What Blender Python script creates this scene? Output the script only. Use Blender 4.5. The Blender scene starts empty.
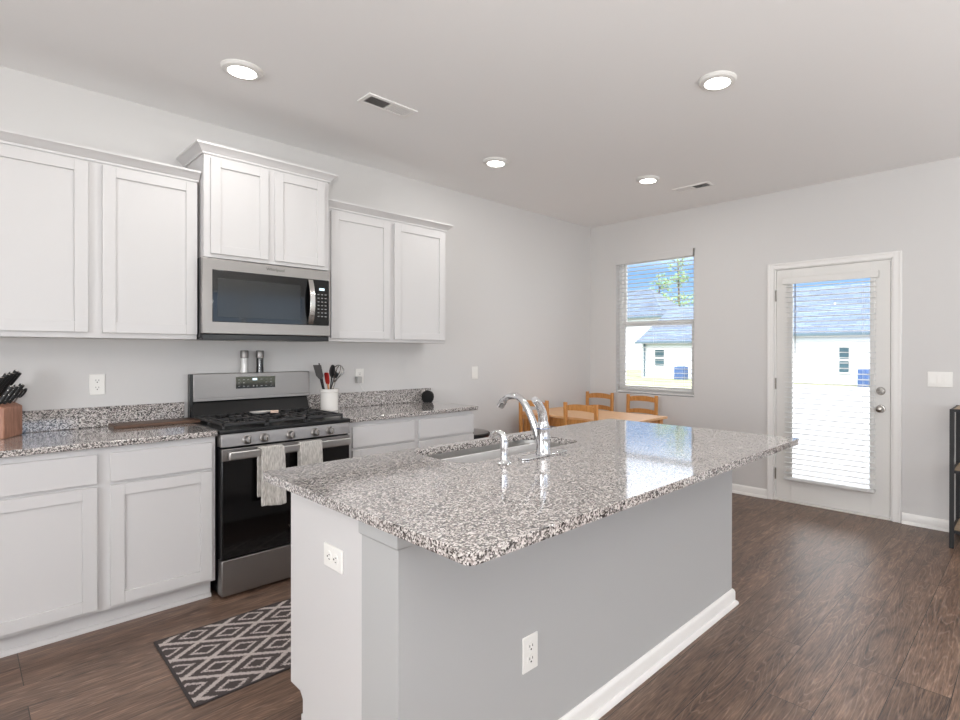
import bpy, bmesh, math, random
from mathutils import Vector, Matrix
random.seed(7)
PI = math.pi
R = math.radians
scn = bpy.context.scene
COL = scn.collection

# ------------------------------------------------------------------ camera
YAW, PT, RL = 0.7487, -0.0029, 0.0017
CAMLOC = Vector((-5.063, -3.8985, 1.3413))
fwd = Vector((math.cos(YAW)*math.cos(PT), math.sin(YAW)*math.cos(PT), math.sin(PT)))
up0 = Vector((-math.cos(YAW)*math.sin(PT), -math.sin(YAW)*math.sin(PT), math.cos(PT)))
rt0 = Vector((math.sin(YAW), -math.cos(YAW), 0))
rt = rt0*math.cos(RL) + up0*math.sin(RL)
up = -rt0*math.sin(RL) + up0*math.cos(RL)
cam = bpy.data.cameras.new('camera'); camo = bpy.data.objects.new('camera', cam); COL.objects.link(camo)
camo.matrix_world = Matrix(((rt.x, up.x, -fwd.x, CAMLOC.x), (rt.y, up.y, -fwd.y, CAMLOC.y), (rt.z, up.z, -fwd.z, CAMLOC.z), (0, 0, 0, 1)))
cam.sensor_width = 36.0
cam.lens = 542.5/960*36.0
cam.shift_x = -60/960
cam.shift_y = -6.7/960
cam.clip_start = .05; cam.clip_end = 500
scn.camera = camo

# ------------------------------------------------------------------ view, sky, sun, added fill lights
vs = scn.view_settings
scn.display_settings.display_device = 'sRGB'
vs.view_transform = 'Standard'; vs.look = 'None'; vs.gamma = 1.0; vs.use_curve_mapping = False
vs.exposure = 0.2
scn.cycles.use_denoising = True
scn.cycles.max_bounces = 12; scn.cycles.diffuse_bounces = 7; scn.cycles.glossy_bounces = 6
scn.cycles.transparent_max_bounces = 24; scn.cycles.transmission_bounces = 8
scn.cycles.sample_clamp_indirect = 6.0
w = bpy.data.worlds.new('sky'); scn.world = w; w.use_nodes = True
nt = w.node_tree; nt.nodes.clear()
tc = nt.nodes.new('ShaderNodeTexCoord'); sp = nt.nodes.new('ShaderNodeSeparateXYZ')
cr = nt.nodes.new('ShaderNodeValToRGB'); bg = nt.nodes.new('ShaderNodeBackground'); wo = nt.nodes.new('ShaderNodeOutputWorld')
nt.links.new(tc.outputs['Generated'], sp.inputs[0]); nt.links.new(sp.outputs['Z'], cr.inputs[0])
cr.color_ramp.elements[0].position = 0.0; cr.color_ramp.elements[0].color = (.55, .78, 1.0, 1)
cr.color_ramp.elements[1].position = .5
e = cr.color_ramp.elements.new(.14); e.color = (.24, .50, .95, 1)
# unseen bright clouds added overhead for floor glare, clear blue near the horizon
e = cr.color_ramp.elements.new(.20); e.color = (.75, .85, 1.0, 1)
cr.color_ramp.elements[-1].position = .30; cr.color_ramp.elements[-1].color = (1, 1, 1, 1)
st = nt.nodes.new('ShaderNodeMapRange'); st.inputs['From Min'].default_value = .15; st.inputs['From Max'].default_value = .30
st.inputs['To Min'].default_value = 1.1; st.inputs['To Max'].default_value = 5.2
nt.links.new(sp.outputs['Z'], st.inputs['Value']); nt.links.new(st.outputs['Result'], bg.inputs[1])
nt.links.new(cr.outputs[0], bg.inputs[0]); bg.inputs[1].default_value = 1.15
nt.links.new(bg.outputs[0], wo.inputs[0])

def light(name, kind, loc, energy, color=(1, 1, 1), size=None, size_y=None, aim=None, shape=None, parent=None, spread=None):
    l = bpy.data.lights.new(name, kind); l.energy = energy; l.color = color
    if kind == 'AREA':
        l.shape = shape or 'RECTANGLE'; l.size = size
        if size_y: l.size_y = size_y
        if spread: l.spread = spread
    o = bpy.data.objects.new(name, l); COL.objects.link(o); o.location = loc
    if aim is not None: o.rotation_euler = Vector(aim).to_track_quat('-Z', 'Y').to_euler()
    return o
sun = light('sun', 'SUN', (-10, -10, 20), 4, (1, .97, .92), aim=(.34, .16, -1)); sun.data.angle = R(.6)
# added fill lamps at made-up living-room windows behind the camera
FILL_C = (.97, .985, 1.0)
light('fill_right_window', 'AREA', (-4.9, -7.33, 1.55), 9, FILL_C, 2.2, 1.7, aim=(0, 1, .35))
light('fill_right_window', 'AREA', (-1.6, -7.33, 1.55), 8, FILL_C, 2.2, 1.7, aim=(0, 1, .35))
light('fill_back_window', 'AREA', (-8.73, -3.6, 1.55), 105, FILL_C, 2.2, 1.7, aim=(1, 0, .4))
# added uplights bounced off the ceiling to brighten the room
light('bounce_fill', 'AREA', (-5.7, -4.9, 1.4), 92, (1, .99, .98), .35, .35, aim=(.3, .3, 1))
light('bounce_fill', 'AREA', (-2.2, -6.3, 1.1), 52, (1, .99, .98), .35, .35, aim=(0, .22, 1))
LAMP_W = 4.0
LAMP_C = (1.0, .985, .965)

# ------------------------------------------------------------------ materials
def lin(c):
    c = c/255.0
    return c/12.92 if c <= .04045 else ((c+.055)/1.055)**2.4
def rgb(r, g, b): return (lin(r), lin(g), lin(b), 1)
def mat(name, col, rough=.5, metal=0, spec=None, coat=0, emit=None, estr=0):
    m = bpy.data.materials.new(name); m.use_nodes = True
    b = m.node_tree.nodes['Principled BSDF']
    b.inputs['Base Color'].default_value = col if len(col) == 4 else (*col, 1)
    b.inputs['Roughness'].default_value = rough; b.inputs['Metallic'].default_value = metal
    if spec is not None: b.inputs['Specular IOR Level'].default_value = spec
    if coat: b.inputs['Coat Weight'].default_value = coat; b.inputs['Coat Roughness'].default_value = .05
    if emit: b.inputs['Emission Color'].default_value = emit; b.inputs['Emission Strength'].default_value = estr
    return m
class NT:
    def __init__(s, m): s.t = m.node_tree; s.b = s.t.nodes['Principled BSDF']
    def n(s, typ, **k):
        nd = s.t.nodes.new(typ)
        for a, v in k.items(): setattr(nd, a, v)
        return nd
    def l(s, a, b): s.t.links.new(a, b)
    def coord(s, scale=(1, 1, 1), which='Object', rot=(0, 0, 0), loc=(0, 0, 0)):
        t = s.n('ShaderNodeTexCoord'); mp = s.n('ShaderNodeMapping')
        mp.inputs['Scale'].default_value = scale; mp.inputs['Rotation'].default_value = rot; mp.inputs['Location'].default_value = loc
        s.l(t.outputs[which], mp.inputs[0]); return mp.outputs[0]
    def noise(s, vec, scale, detail=4, rough=.5):
        n = s.n('ShaderNodeTexNoise'); n.inputs['Scale'].default_value = scale; n.inputs['Detail'].default_value = detail
        n.inputs['Roughness'].default_value = rough; s.l(vec, n.inputs['Vector']); return n.outputs['Fac']
    def ramp(s, fac, stops, interp='LINEAR'):
        r = s.n('ShaderNodeValToRGB'); r.color_ramp.interpolation = interp; els = r.color_ramp.elements
        els[0].position, els[0].color = stops[0]; els[1].position, els[1].color = stops[-1]
        for p, c in stops[1:-1]: q = els.new(p); q.color = c
        s.l(fac, r.inputs[0]); return r.outputs[0]
    def mix(s, fac, a, b, mode='MIX'):
        m = s.n('ShaderNodeMix'); m.data_type = 'RGBA'; m.blend_type = mode
        for i, v in ((0, fac), (6, a), (7, b)):
            if hasattr(v, 'links'): s.l(v, m.inputs[i])
            else: m.inputs[i].default_value = v
        return m.outputs[2]
    def math(s, op, a, b=0.0, c=0.0):
        m = s.n('ShaderNodeMath'); m.operation = op
        for i, v in enumerate((a, b, c)):
            if hasattr(v, 'links'): s.l(v, m.inputs[i])
            else: m.inputs[i].default_value = v
        return m.outputs[0]
    def bump(s, h, strength=.2, dist=.002):
        b = s.n('ShaderNodeBump'); b.inputs['Strength'].default_value = strength; b.inputs['Distance'].default_value = dist
        s.l(h, b.inputs['Height']); s.l(b.outputs[0], s.b.inputs['Normal'])
    def base(s, c): s.l(c, s.b.inputs['Base Color'])
    def rough(s, c): s.l(c, s.b.inputs['Roughness'])

def paint(name, col, rough=.55, bump=.05):
    m = mat(name, col, rough); t = NT(m); t.bump(t.noise(t.coord(), 220, 3), bump, .001); return m
WALL = paint('warm_grey_wall_paint', rgb(208, 206, 204), .6)
CEIL = paint('flat_white_ceiling_paint', rgb(236, 235, 234), .85)
TRIM = paint('white_trim_paint', rgb(232, 230, 227), .35, .02)
CAB = paint('white_cabinet_paint', rgb(207, 205, 204), .38, .02)
DOORP = paint('white_door_paint', rgb(222, 220, 216), .4, .02)
PLATE = mat('white_plastic', rgb(235, 233, 228), .35)
SLATM = mat('white_blind_slat', rgb(214, 214, 213), .45)
BLACK = mat('black_enamel', rgb(14, 14, 15), .3)
BLACKM = mat('matte_black_iron', rgb(30, 30, 31), .55)
BGLASS = mat('black_oven_glass', rgb(8, 8, 9), .06, spec=.6)
MGLASS = mat('smoked_glass', rgb(44, 45, 44), .09, spec=.5)
DARKP = mat('black_plastic', rgb(18, 18, 19), .38)
SLOT = mat('dark_slot', rgb(40, 38, 36), .8)
CHROME = mat('polished_chrome', rgb(225, 226, 228), .07, 1)
NICKEL = mat('satin_nickel', rgb(170, 166, 160), .25, 1)
CERAM = mat('white_ceramic', rgb(232, 228, 222), .25)
RED = mat('red_silicone', rgb(170, 28, 18), .5)
GREYP = mat('grey_silicone', rgb(95, 92, 90), .5)
DISPLAY = mat('clock_digits', rgb(120, 140, 150), .4, emit=(.75, .9, 1, 1), estr=1.2)
BTN = mat('printed_buttons', rgb(150, 150, 150), .5)
LENS = mat('lamp_diffuser', (1, 1, 1, 1), .5, emit=(1, .975, .94, 1), estr=9)

def steel(name, dirv=(1, 1, 1), col=(158, 154, 151), rough=.40):
    m = mat(name, rgb(*col), rough, 1); t = NT(m)
    n = t.noise(t.coord(dirv), 60, 3)
    t.rough(t.ramp(n, [(.3, (rough-.05,)*3+(1,)), (.7, (rough+.08,)*3+(1,))])); return m
STEEL = steel('brushed_stainless_steel', (1, 1, 30))
SINKM = steel('brushed_sink_steel', (1, 12, 1), (190, 188, 184), .38)

def granite():
    m = mat('speckled_granite', (.5, .5, .5, 1), .08, spec=.9, coat=.5); t = NT(m)
    v = t.coord()
    wob = t.n('ShaderNodeTexNoise'); wob.inputs['Scale'].default_value = 90; t.l(v, wob.inputs['Vector'])
    vm = t.n('ShaderNodeVectorMath', operation='MULTIPLY_ADD'); t.l(wob.outputs['Color'], vm.inputs[0]); vm.inputs[1].default_value = (.008,)*3; t.l(v, vm.inputs[2])
    vo = t.n('ShaderNodeTexVoronoi'); vo.inputs['Scale'].default_value = 230; t.l(vm.outputs[0], vo.inputs['Vector'])
    sep = t.n('ShaderNodeSeparateColor'); t.l(vo.outputs['Color'], sep.inputs[0])
    c1 = t.ramp(sep.outputs[0], [(0, rgb(14, 14, 15)), (.20, rgb(58, 56, 55)), (.30, rgb(104, 99, 96)), (.42, rgb(160, 152, 148)), (.60, rgb(202, 195, 190)), (.82, rgb(228, 223, 218))], 'CONSTANT')
    vo2 = t.n('ShaderNodeTexVoronoi'); vo2.inputs['Scale'].default_value = 110; t.l(vm.outputs[0], vo2.inputs['Vector'])
    s2 = t.n('ShaderNodeSeparateColor'); t.l(vo2.outputs['Color'], s2.inputs[0])
    c2 = t.ramp(s2.outputs[1], [(0, rgb(86, 82, 80)), (.35, rgb(166, 156, 152)), (.75, rgb(204, 198, 192))], 'CONSTANT')
    t.base(t.mix(.24, c1, c2)); return m
GRAN = granite()

def floor_mat():
    m = mat('brown_wood_plank_flooring', (.2, .15, .1, 1), .32, spec=.65); t = NT(m)
    v = t.coord()
    br = t.n('ShaderNodeTexBrick'); br.offset = .37; br.offset_frequency = 3
    br.inputs['Scale'].default_value = 1; br.inputs['Brick Width'].default_value = 1.22; br.inputs['Row Height'].default_value = .182
    br.inputs['Mortar Size'].default_value = .0016; br.inputs['Mortar Smooth'].default_value = .3; br.inputs['Bias'].default_value = 0
    br.inputs['Color1'].default_value = (0, 0, 0, 1); br.inputs['Color2'].default_value = (1, 1, 1, 1); br.inputs['Mortar'].default_value = (.5, .5, .5, 1)
    t.l(v, br.inputs['Vector'])
    # grain runs along the plank, shifted per plank
    off = t.n('ShaderNodeVectorMath', operation='MULTIPLY_ADD'); t.l(br.outputs['Color'], off.inputs[0]); off.inputs[1].default_value = (7, 3, 0); t.l(v, off.inputs[2])
    mp = t.n('ShaderNodeMapping'); mp.inputs['Scale'].default_value = (.09, 1, 1); t.l(off.outputs[0], mp.inputs[0])
    fine = t.noise(mp.outputs[0], 130, 6, .6)
    mp2 = t.n('ShaderNodeMapping'); mp2.inputs['Scale'].default_value = (.16, 1, 1); t.l(off.outputs[0], mp2.inputs[0])
    wv = t.n('ShaderNodeTexNoise'); wv.inputs['Scale'].default_value = 14; wv.inputs['Detail'].default_value = 5; wv.inputs['Distortion'].default_value = 1.2; t.l(mp2.outputs[0], wv.inputs['Vector'])
    c = t.ramp(t.math('ADD', t.math('MULTIPLY', fine, .6), t.math('MULTIPLY', wv.outputs['Fac'], .4)), [(.36, rgb(50, 36, 28)), (.46, rgb(92, 70, 57)), (.56, rgb(116, 92, 76)), (.66, rgb(146, 118, 99))])
    # pale cathedral grain lines
    mp3 = t.n('ShaderNodeMapping'); mp3.inputs['Scale'].default_value = (.10, 1, 1); t.l(off.outputs[0], mp3.inputs[0])
    cg = t.noise(mp3.outputs[0], 5.5, 2.5, .45)
    ln = t.math('FRACT', t.math('MULTIPLY', cg, 36))
    ln = t.ramp(ln, [(0, (0, 0, 0, 1)), (.36, (0, 0, 0, 1)), (.5, (1, 1, 1, 1)), (.64, (0, 0, 0, 1)), (1, (0, 0, 0, 1))])
    c = t.mix(t.math('MULTIPLY', ln, t.math('MULTIPLY', fine, .6)), c, rgb(168, 145, 130))
    tone = t.ramp(br.outputs['Color'], [(0, (.80, .79, .78, 1)), (.5, (.95, .94, .93, 1)), (1, (1.1, 1.09, 1.08, 1))])
    c = t.mix(1, c, tone, 'MULTIPLY')
    c = t.mix(br.outputs['Fac'], c, rgb(34, 26, 21))
    t.base(c)
    t.rough(t.ramp(fine, [(.3, (.36,)*3+(1,)), (.7, (.46,)*3+(1,))]))
    t.bump(t.math('SUBTRACT', t.math('MULTIPLY', fine, .5), t.math('MULTIPLY', br.outputs['Fac'], 1.0)), .25, .002)
    return m
FLOOR = floor_mat()

def wood(name, dark, light_, scale=(1, 12, 12), rough=.45, k=8):
    m = mat(name, light_, rough); t = NT(m)
    n = t.noise(t.coord(scale), k, 5, .6)
    t.base(t.ramp(n, [(.3, dark), (.7, light_)])); return m
HONEY = wood('honey_pine', rgb(178, 114, 54), rgb(216, 156, 88), (12, 12, 1.5))
TABW = wood('pale_table_pine', rgb(212, 160, 110), rgb(232, 190, 146), (10, 1, 10))
BOARDW = wood('dark_walnut_board', rgb(56, 38, 28), rgb(112, 82, 62), (1, 14, 14))
BLOCKW = wood('knife_block_wood', rgb(140, 92, 72), rgb(190, 142, 118), (12, 12, 1.5))
SHELFW = wood('shelf_wood', rgb(120, 100, 78), rgb(170, 148, 120), (10, 1, 10))
SPOONW = wood('pale_spoon_wood', rgb(190, 130, 80), rgb(220, 165, 115))

def fabric(name, c1, c2, sc=400):
    m = mat(name, c1, .95); t = NT(m); v = t.coord()
    n = t.noise(t.coord((1, 1, .12)), 260, 4)
    t.base(t.ramp(n, [(.35, c1), (.65, c2)])); t.bump(t.noise(v, sc, 2), .5, .002); return m
TOWEL = fabric('grey_beige_towel_cotton', rgb(158, 154, 148), rgb(206, 202, 196))
MESHF = fabric('black_speaker_fabric', rgb(12, 12, 13), rgb(24, 24, 25))

def rug_mat():
    m = mat('rug_woven_diamonds', (.2, .2, .2, 1), .95); t = NT(m)
    tcn = t.n('ShaderNodeTexCoord'); s = t.n('ShaderNodeSeparateXYZ'); t.l(tcn.outputs['Object'], s.inputs[0])
    jit = t.noise(t.coord((1, 1, 1)), 160, 2)
    j = t.math('MULTIPLY', t.math('SUBTRACT', jit, .5), .42)
    # object origin is the left front corner of the rug; diamonds of .25 by .185
    u = t.math('DIVIDE', t.math('ADD', s.outputs[0], -.147 + 10*.25), .25)
    v = t.math('DIVIDE', t.math('ADD', s.outputs[1], -.232 + 10*.185), .185)
    du = t.math('MULTIPLY', t.math('ABSOLUTE', t.math('SUBTRACT', t.math('FRACT', t.math('ADD', u, .5)), .5)), 2)
    dv = t.math('MULTIPLY', t.math('ABSOLUTE', t.math('SUBTRACT', t.math('FRACT', t.math('ADD', v, .5)), .5)), 2)
    d = t.math('ADD', du, dv)
    d = t.math('SUBTRACT', 1.0, t.math('ABSOLUTE', t.math('SUBTRACT', d, 1.0)))     # 0 at each diamond centre, 1 at its outline
    d = t.math('ADD', d, j)
    dark, light_ = rgb(60, 52, 51), rgb(204, 192, 186)
    c = t.ramp(d, [(0, dark), (.34, light_), (.50, dark), (.86, light_), (1, light_)], 'CONSTANT')
    # dark woven binding
    ex = t.math('MINIMUM', s.outputs[0], t.math('SUBTRACT', 1.22, s.outputs[0])); ey = t.math('MINIMUM', s.outputs[1], t.math('SUBTRACT', .66, s.outputs[1]))
    edge = t.math('LESS_THAN', t.math('MINIMUM', ex, ey), .011)
    c = t.mix(edge, c, rgb(40, 36, 38))
    c = t.mix(t.math('MULTIPLY', t.noise(t.coord(), 320, 2), .5), c, rgb(90, 80, 78))
    t.base(c); t.bump(t.noise(t.coord(), 500, 2), .6, .003); return m
RUG = rug_mat()

def glass():
    m = bpy.data.materials.new('window_glass'); m.use_nodes = True; t = m.node_tree; t.nodes.clear()
    o = t.nodes.new('ShaderNodeOutputMaterial'); mx = t.nodes.new('ShaderNodeMixShader'); tr = t.nodes.new('ShaderNodeBsdfTransparent'); gl = t.nodes.new('ShaderNodeBsdfGlossy'); fr = t.nodes.new('ShaderNodeFresnel')
    fr.inputs[0].default_value = 1.45; gl.inputs['Roughness'].default_value = .01
    t.links.new(fr.outputs[0], mx.inputs[0]); t.links.new(tr.outputs[0], mx.inputs[1]); t.links.new(gl.outputs[0], mx.inputs[2]); t.links.new(mx.outputs[0], o.inputs[0]); return m
GLASS = glass()
JARG = mat('clear_jar_glass', (1, 1, 1, 1), .05); NT(JARG).b.inputs['Transmission Weight'].default_value = 1
SALT = mat('white_salt', rgb(238, 236, 232), .7)
PEPPER = mat('black_peppercorns', rgb(38, 34, 30), .6)

def shingles():
    m = mat('blue_grey_shingles', rgb(120, 140, 158), .8); t = NT(m)
    br = t.n('ShaderNodeTexBrick'); br.inputs['Scale'].default_value = 1; br.inputs['Brick Width'].default_value = .9; br.inputs['Row Height'].default_value = .22; br.inputs['Mortar Size'].default_value = .02
    br.inputs['Color1'].default_value = rgb(62, 78, 100); br.inputs['Color2'].default_value = rgb(84, 102, 126); br.inputs['Mortar'].default_value = rgb(44, 56, 72)
    t.l(t.coord((1, 1, 1), rot=(0, 0, PI/2)), br.inputs['Vector']); t.base(br.outputs[0]); return m
SHING = shingles()
def siding():
    m = mat('white_lap_siding', rgb(238, 240, 240), .7); t = NT(m)
    s = t.n('ShaderNodeSeparateXYZ'); tcn = t.n('ShaderNodeTexCoord'); t.l(tcn.outputs['Object'], s.inputs[0])
    f = t.math('FRACT', t.math('DIVIDE', s.outputs[2], .18))
    t.base(t.ramp(f, [(0, rgb(130, 140, 150)), (.08, rgb(214, 218, 224)), (1, rgb(214, 218, 224))])); return m
SIDE = siding()
LAWN = mat('pale_dry_lawn', rgb(170, 172, 120), .95); _t = NT(LAWN); _t.base(_t.ramp(_t.noise(_t.coord(), .9, 6), [(.35, rgb(104, 112, 80)), (.65, rgb(128, 130, 102))]))
CONC = mat('pale_patio_concrete', rgb(150, 152, 156), .85); _t = NT(CONC); _t.base(_t.ramp(_t.noise(_t.coord(), 6, 6), [(.35, rgb(118, 121, 128)), (.65, rgb(130, 133, 140))]))
LEAF = mat('green_leaves', rgb(96, 132, 74), .7); _t = NT(LEAF); _t.base(_t.ramp(_t.noise(_t.coord(), 2, 3), [(.35, rgb(70, 104, 60)), (.65, rgb(140, 170, 104))]))
BARK = mat('grey_brown_bark', rgb(96, 84, 74), .9)
HWIN = mat('house_window_glass', rgb(60, 86, 96), .3)
BLUE = mat('blue_utility_metal', rgb(60, 88, 134), .5)
SOFF = mat('grey_gutter', rgb(84, 104, 116), .5)

# ------------------------------------------------------------------ mesh builder
ORG = {}
class MB:
    def __init__(s): s.v = []; s.f = []; s.mi = []; s.cur = 0
    def add(s, vs_, fs): 
        n = len(s.v); s.v += [Vector(p) for p in vs_]; s.f += [tuple(i+n for i in f) for f in fs]; s.mi += [s.cur]*len(fs); return s
    def box(s, x0, x1, y0, y1, z0, z1):
        x0, x1 = sorted((x0, x1)); y0, y1 = sorted((y0, y1)); z0, z1 = sorted((z0, z1))
        return s.add([(x0, y0, z0), (x1, y0, z0), (x1, y1, z0), (x0, y1, z0), (x0, y0, z1), (x1, y0, z1), (x1, y1, z1), (x0, y1, z1)],
                     [(0, 3, 2, 1), (4, 5, 6, 7), (0, 1, 5, 4), (1, 2, 6, 5), (2, 3, 7, 6), (3, 0, 4, 7)])
    def hexa(s, P): return s.add(P, [(0, 3, 2, 1), (4, 5, 6, 7), (0, 1, 5, 4), (1, 2, 6, 5), (2, 3, 7, 6), (3, 0, 4, 7)])
    def tube(s, pts, r, n=12, caps=True):
        pts = [Vector(p) for p in pts]; rr = r if isinstance(r, (list, tuple)) else [r]*len(pts)
        t0 = (pts[1]-pts[0]).normalized(); a = t0.orthogonal().normalized(); rings = []
        for i, p in enumerate(pts):
            t = (pts[min(i+1, len(pts)-1)]-pts[max(i-1, 0)]).normalized()
            a = (a - t*a.dot(t)).normalized(); b = t.cross(a)
            rings.append([p+(a*math.cos(2*PI*k/n)+b*math.sin(2*PI*k/n))*rr[i] for k in range(n)])
        vs_ = [q for rg in rings for q in rg]; fs = []
        for i in range(len(pts)-1):
            for k in range(n): fs.append((i*n+k, i*n+(k+1) % n, (i+1)*n+(k+1) % n, (i+1)*n+k))
        if caps: fs.append(tuple(range(n))[::-1]); fs.append(tuple((len(pts)-1)*n+k for k in range(n)))
        return s.add(vs_, fs)
    def flat(s, pts, wd, th, side=(1, 0, 0)):      # ribbon with a rectangular section
        pts = [Vector(p) for p in pts]; side = Vector(side).normalized(); V = []; F = []
        W = wd if isinstance(wd, (list, tuple)) else [wd]*len(pts)
        for i, p in enumerate(pts):
            t = (pts[min(i+1, len(pts)-1)]-pts[max(i-1, 0)]).normalized(); nrm = t.cross(side).normalized()
            V += [p-side*W[i]/2-nrm*th/2, p+side*W[i]/2-nrm*th/2, p+side*W[i]/2+nrm*th/2, p-side*W[i]/2+nrm*th/2]
        for i in range(len(pts)-1):
            for k in range(4): F.append((i*4+k, i*4+(k+1) % 4, i*4+4+(k+1) % 4, i*4+4+k))
        F.append((3, 2, 1, 0)); m = (len(pts)-1)*4; F.append((m, m+1, m+2, m+3)); return s.add(V, F)
    def lathe(s, prof, c=(0, 0, 0), n=28, axis=(0, 0, 1)):     # prof: [(radius, height)]
        q = Vector((0, 0, 1)).rotation_difference(Vector(axis)); c = Vector(c); V = []; F = []
        for r, h in prof:
            for k in range(n): V.append(c+q @ Vector((r*math.cos(2*PI*k/n), r*math.sin(2*PI*k/n), h)))
        for i in range(len(prof)-1):
            for k in range(n): F.append((i*n+k, i*n+(k+1) % n, (i+1)*n+(k+1) % n, (i+1)*n+k))
        if prof[0][0] > 1e-6: F.append(tuple(range(n))[::-1])
        if prof[-1][0] > 1e-6: F.append(tuple((len(prof)-1)*n+k for k in range(n)))
        return s.add(V, F)
    def prism(s, poly, z0, z1):
        n = len(poly); return s.add([(x, y, z0) for x, y in poly]+[(x, y, z1) for x, y in poly],
            [tuple(range(n))[::-1], tuple(range(n, 2*n))]+[(i, (i+1) % n, n+(i+1) % n, n+i) for i in range(n)])
    def sweep(s, path, prof, z=0, closed=False):   # path in plan; prof [(out, height)] with "out" to the right of travel
        P = [Vector((x, y)) for x, y in path]; n = len(P); V = []; F = []; m = len(prof)
        for i, p in enumerate(P):
            d1 = (P[i]-P[i-1]).normalized() if (i or closed) else None; d2 = (P[(i+1) % n]-P[i]).normalized() if (i < n-1 or closed) else None
            n1 = Vector((d1.y, -d1.x)) if d1 else None; n2 = Vector((d2.y, -d2.x)) if d2 else None
            if n1 and n2: k = (n1+n2); k = k/(k.length_squared)*2
            else: k = n1 or n2
            for o, h in prof: V.append((p.x+k.x*o, p.y+k.y*o, z+h))
        for i in range(n if closed else n-1):
            a = i*m; b = ((i+1) % n)*m
            for j in range(m): F.append((a+j, a+(j+1) % m, b+(j+1) % m, b+j))
        if not closed: F.append(tuple(range(m))[::-1]); F.append(tuple((n-1)*m+j for j in range(m)))
        return s.add(V, F)
    def rot(s, M):
        s.v = [M @ p for p in s.v]; return s
    def build(s, name, m, parent=None, bevel=0, seg=2, label=None, ang=35, solid=0, sub=0):
        me = bpy.data.meshes.new(name); org = ORG.get(parent.name, Vector()) if parent else Vector()
        me.from_pydata([p-org for p in s.v], [], s.f)
        for mm in (m if isinstance(m, (list, tuple)) else [m]): me.materials.append(mm)
        me.polygons.foreach_set('material_index', s.mi)
        bm = bmesh.new(); bm.from_mesh(me); bmesh.ops.recalc_face_normals(bm, faces=bm.faces); bm.to_mesh(me); bm.free()
        me.polygons.foreach_set('use_smooth', [True]*len(me.polygons)); me.set_sharp_from_angle(angle=R(ang)); me.update()
        o = bpy.data.objects.new(name, me); COL.objects.link(o)
        if parent: o.parent = parent; ORG[o.name] = org
        if solid: md = o.modifiers.new('thickness', 'SOLIDIFY'); md.thickness = solid; md.offset = 0
        if bevel:
            md = o.modifiers.new('bevel', 'BEVEL'); md.width = bevel; md.segments = seg; md.limit_method = 'ANGLE'; md.angle_limit = R(40); md.harden_normals = False
        if sub: md = o.modifiers.new('subd', 'SUBSURF'); md.levels = sub; md.render_levels = sub
        if label: o['label'] = label
        return o
def tag(o, label, cat, group=None, kind=None):
    o['label'] = label; o['category'] = cat
    if group: o['group'] = group
    if kind: o['kind'] = kind
    return o
def thing(name, label, cat, loc=(0, 0, 0), group=None, local=False, kind=None):
    o = bpy.data.objects.new(name, None); COL.objects.link(o); o.empty_display_size = .05
    o.location = loc; ORG[o.name] = Vector() if local else Vector(loc)
    return tag(o, label, cat, group, kind)
def tagmesh(o, label, cat, group=None):
    # move a top-level mesh's origin to its base centre
    me = o.data; xs = [v.co for v in me.vertices]
    c = Vector(((min(v.x for v in xs)+max(v.x for v in xs))/2, (min(v.y for v in xs)+max(v.y for v in xs))/2, min(v.z for v in xs)))
    me.transform(Matrix.Translation(-c)); o.location = c
    return tag(o, label, cat, group)
def struct(o, label, cat): o['kind'] = 'structure'; o['label'] = label; o['category'] = cat; return o
def copy_tree(o, parent=None):
    c = o.copy(); COL.objects.link(c); c.parent = parent
    for ch in list(o.children): copy_tree(ch, c)
    return c
def text(name, body, size, m, parent, loc, rot, extrude=.0004, align='CENTER'):
    cu = bpy.data.curves.new(name, 'FONT'); cu.body = body; cu.size = size; cu.extrude = extrude; cu.align_x = align; cu.align_y = 'CENTER'
    tmp = bpy.data.objects.new('tmp', cu); COL.objects.link(tmp); bpy.context.view_layer.update()
    me = bpy.data.meshes.new_from_object(tmp.evaluated_get(bpy.context.evaluated_depsgraph_get())); bpy.data.objects.remove(tmp)
    me.materials.clear(); me.materials.append(m)
    o = bpy.data.objects.new(name, me); COL.objects.link(o); o.parent = parent
    o.location = Vector(loc)-ORG.get(parent.name, Vector()); o.rotation_euler = rot
    ORG[o.name] = ORG.get(parent.name, Vector()); return o

# ------------------------------------------------------------------ room shell
H = 2.793
XB, YR = -8.6, -7.2
struct(MB().box(XB-.15, .15, YR-.15, .15, -.12, 0).build('floor', FLOOR), 'brown wood plank floor running toward the patio door', 'floor')
struct(MB().box(XB-.15, .15, YR-.15, .15, H, H+.2).build('ceiling', CEIL), 'flat white ceiling with round lamps and vents', 'ceiling')
struct(MB().box(XB-.15, .15, 0, .15, 0, H).build('wall_left', WALL), 'long warm grey kitchen wall behind the cabinets', 'wall')
WY0, WY1, WZ0, WZ1 = -1.315, -.36, .885, 2.39      # window opening
DY0, DY1, DZ = -3.02, -2.10, 2.095                 # door opening
f = MB()
f.box(0, .15, WY1, 0, 0, H).box(0, .15, WY0, WY1, 0, WZ0).box(0, .15, WY0, WY1, WZ1, H)
f.box(0, .15, DY1, WY0, 0, H).box(0, .15, DY0, DY1, DZ, H).box(0, .15, YR, DY0, 0, H)
struct(f.build('wall_far', WALL), 'warm grey end wall with window and patio door', 'wall')
f = MB()                                            # right wall with two openings added for fill light
f.box(XB, -6.0, YR-.15, YR, 0, H).box(-3.8, -2.7, YR-.15, YR, 0, H).box(-.5, 0, YR-.15, YR, 0, H)
for a, b in ((-6.0, -3.8), (-2.7, -.5)): f.box(a, b, YR-.15, YR, 0, .7).box(a, b, YR-.15, YR, 2.4, H)
struct(f.build('wall_right', WALL), 'warm grey living room wall with two added window openings', 'wall')
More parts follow.
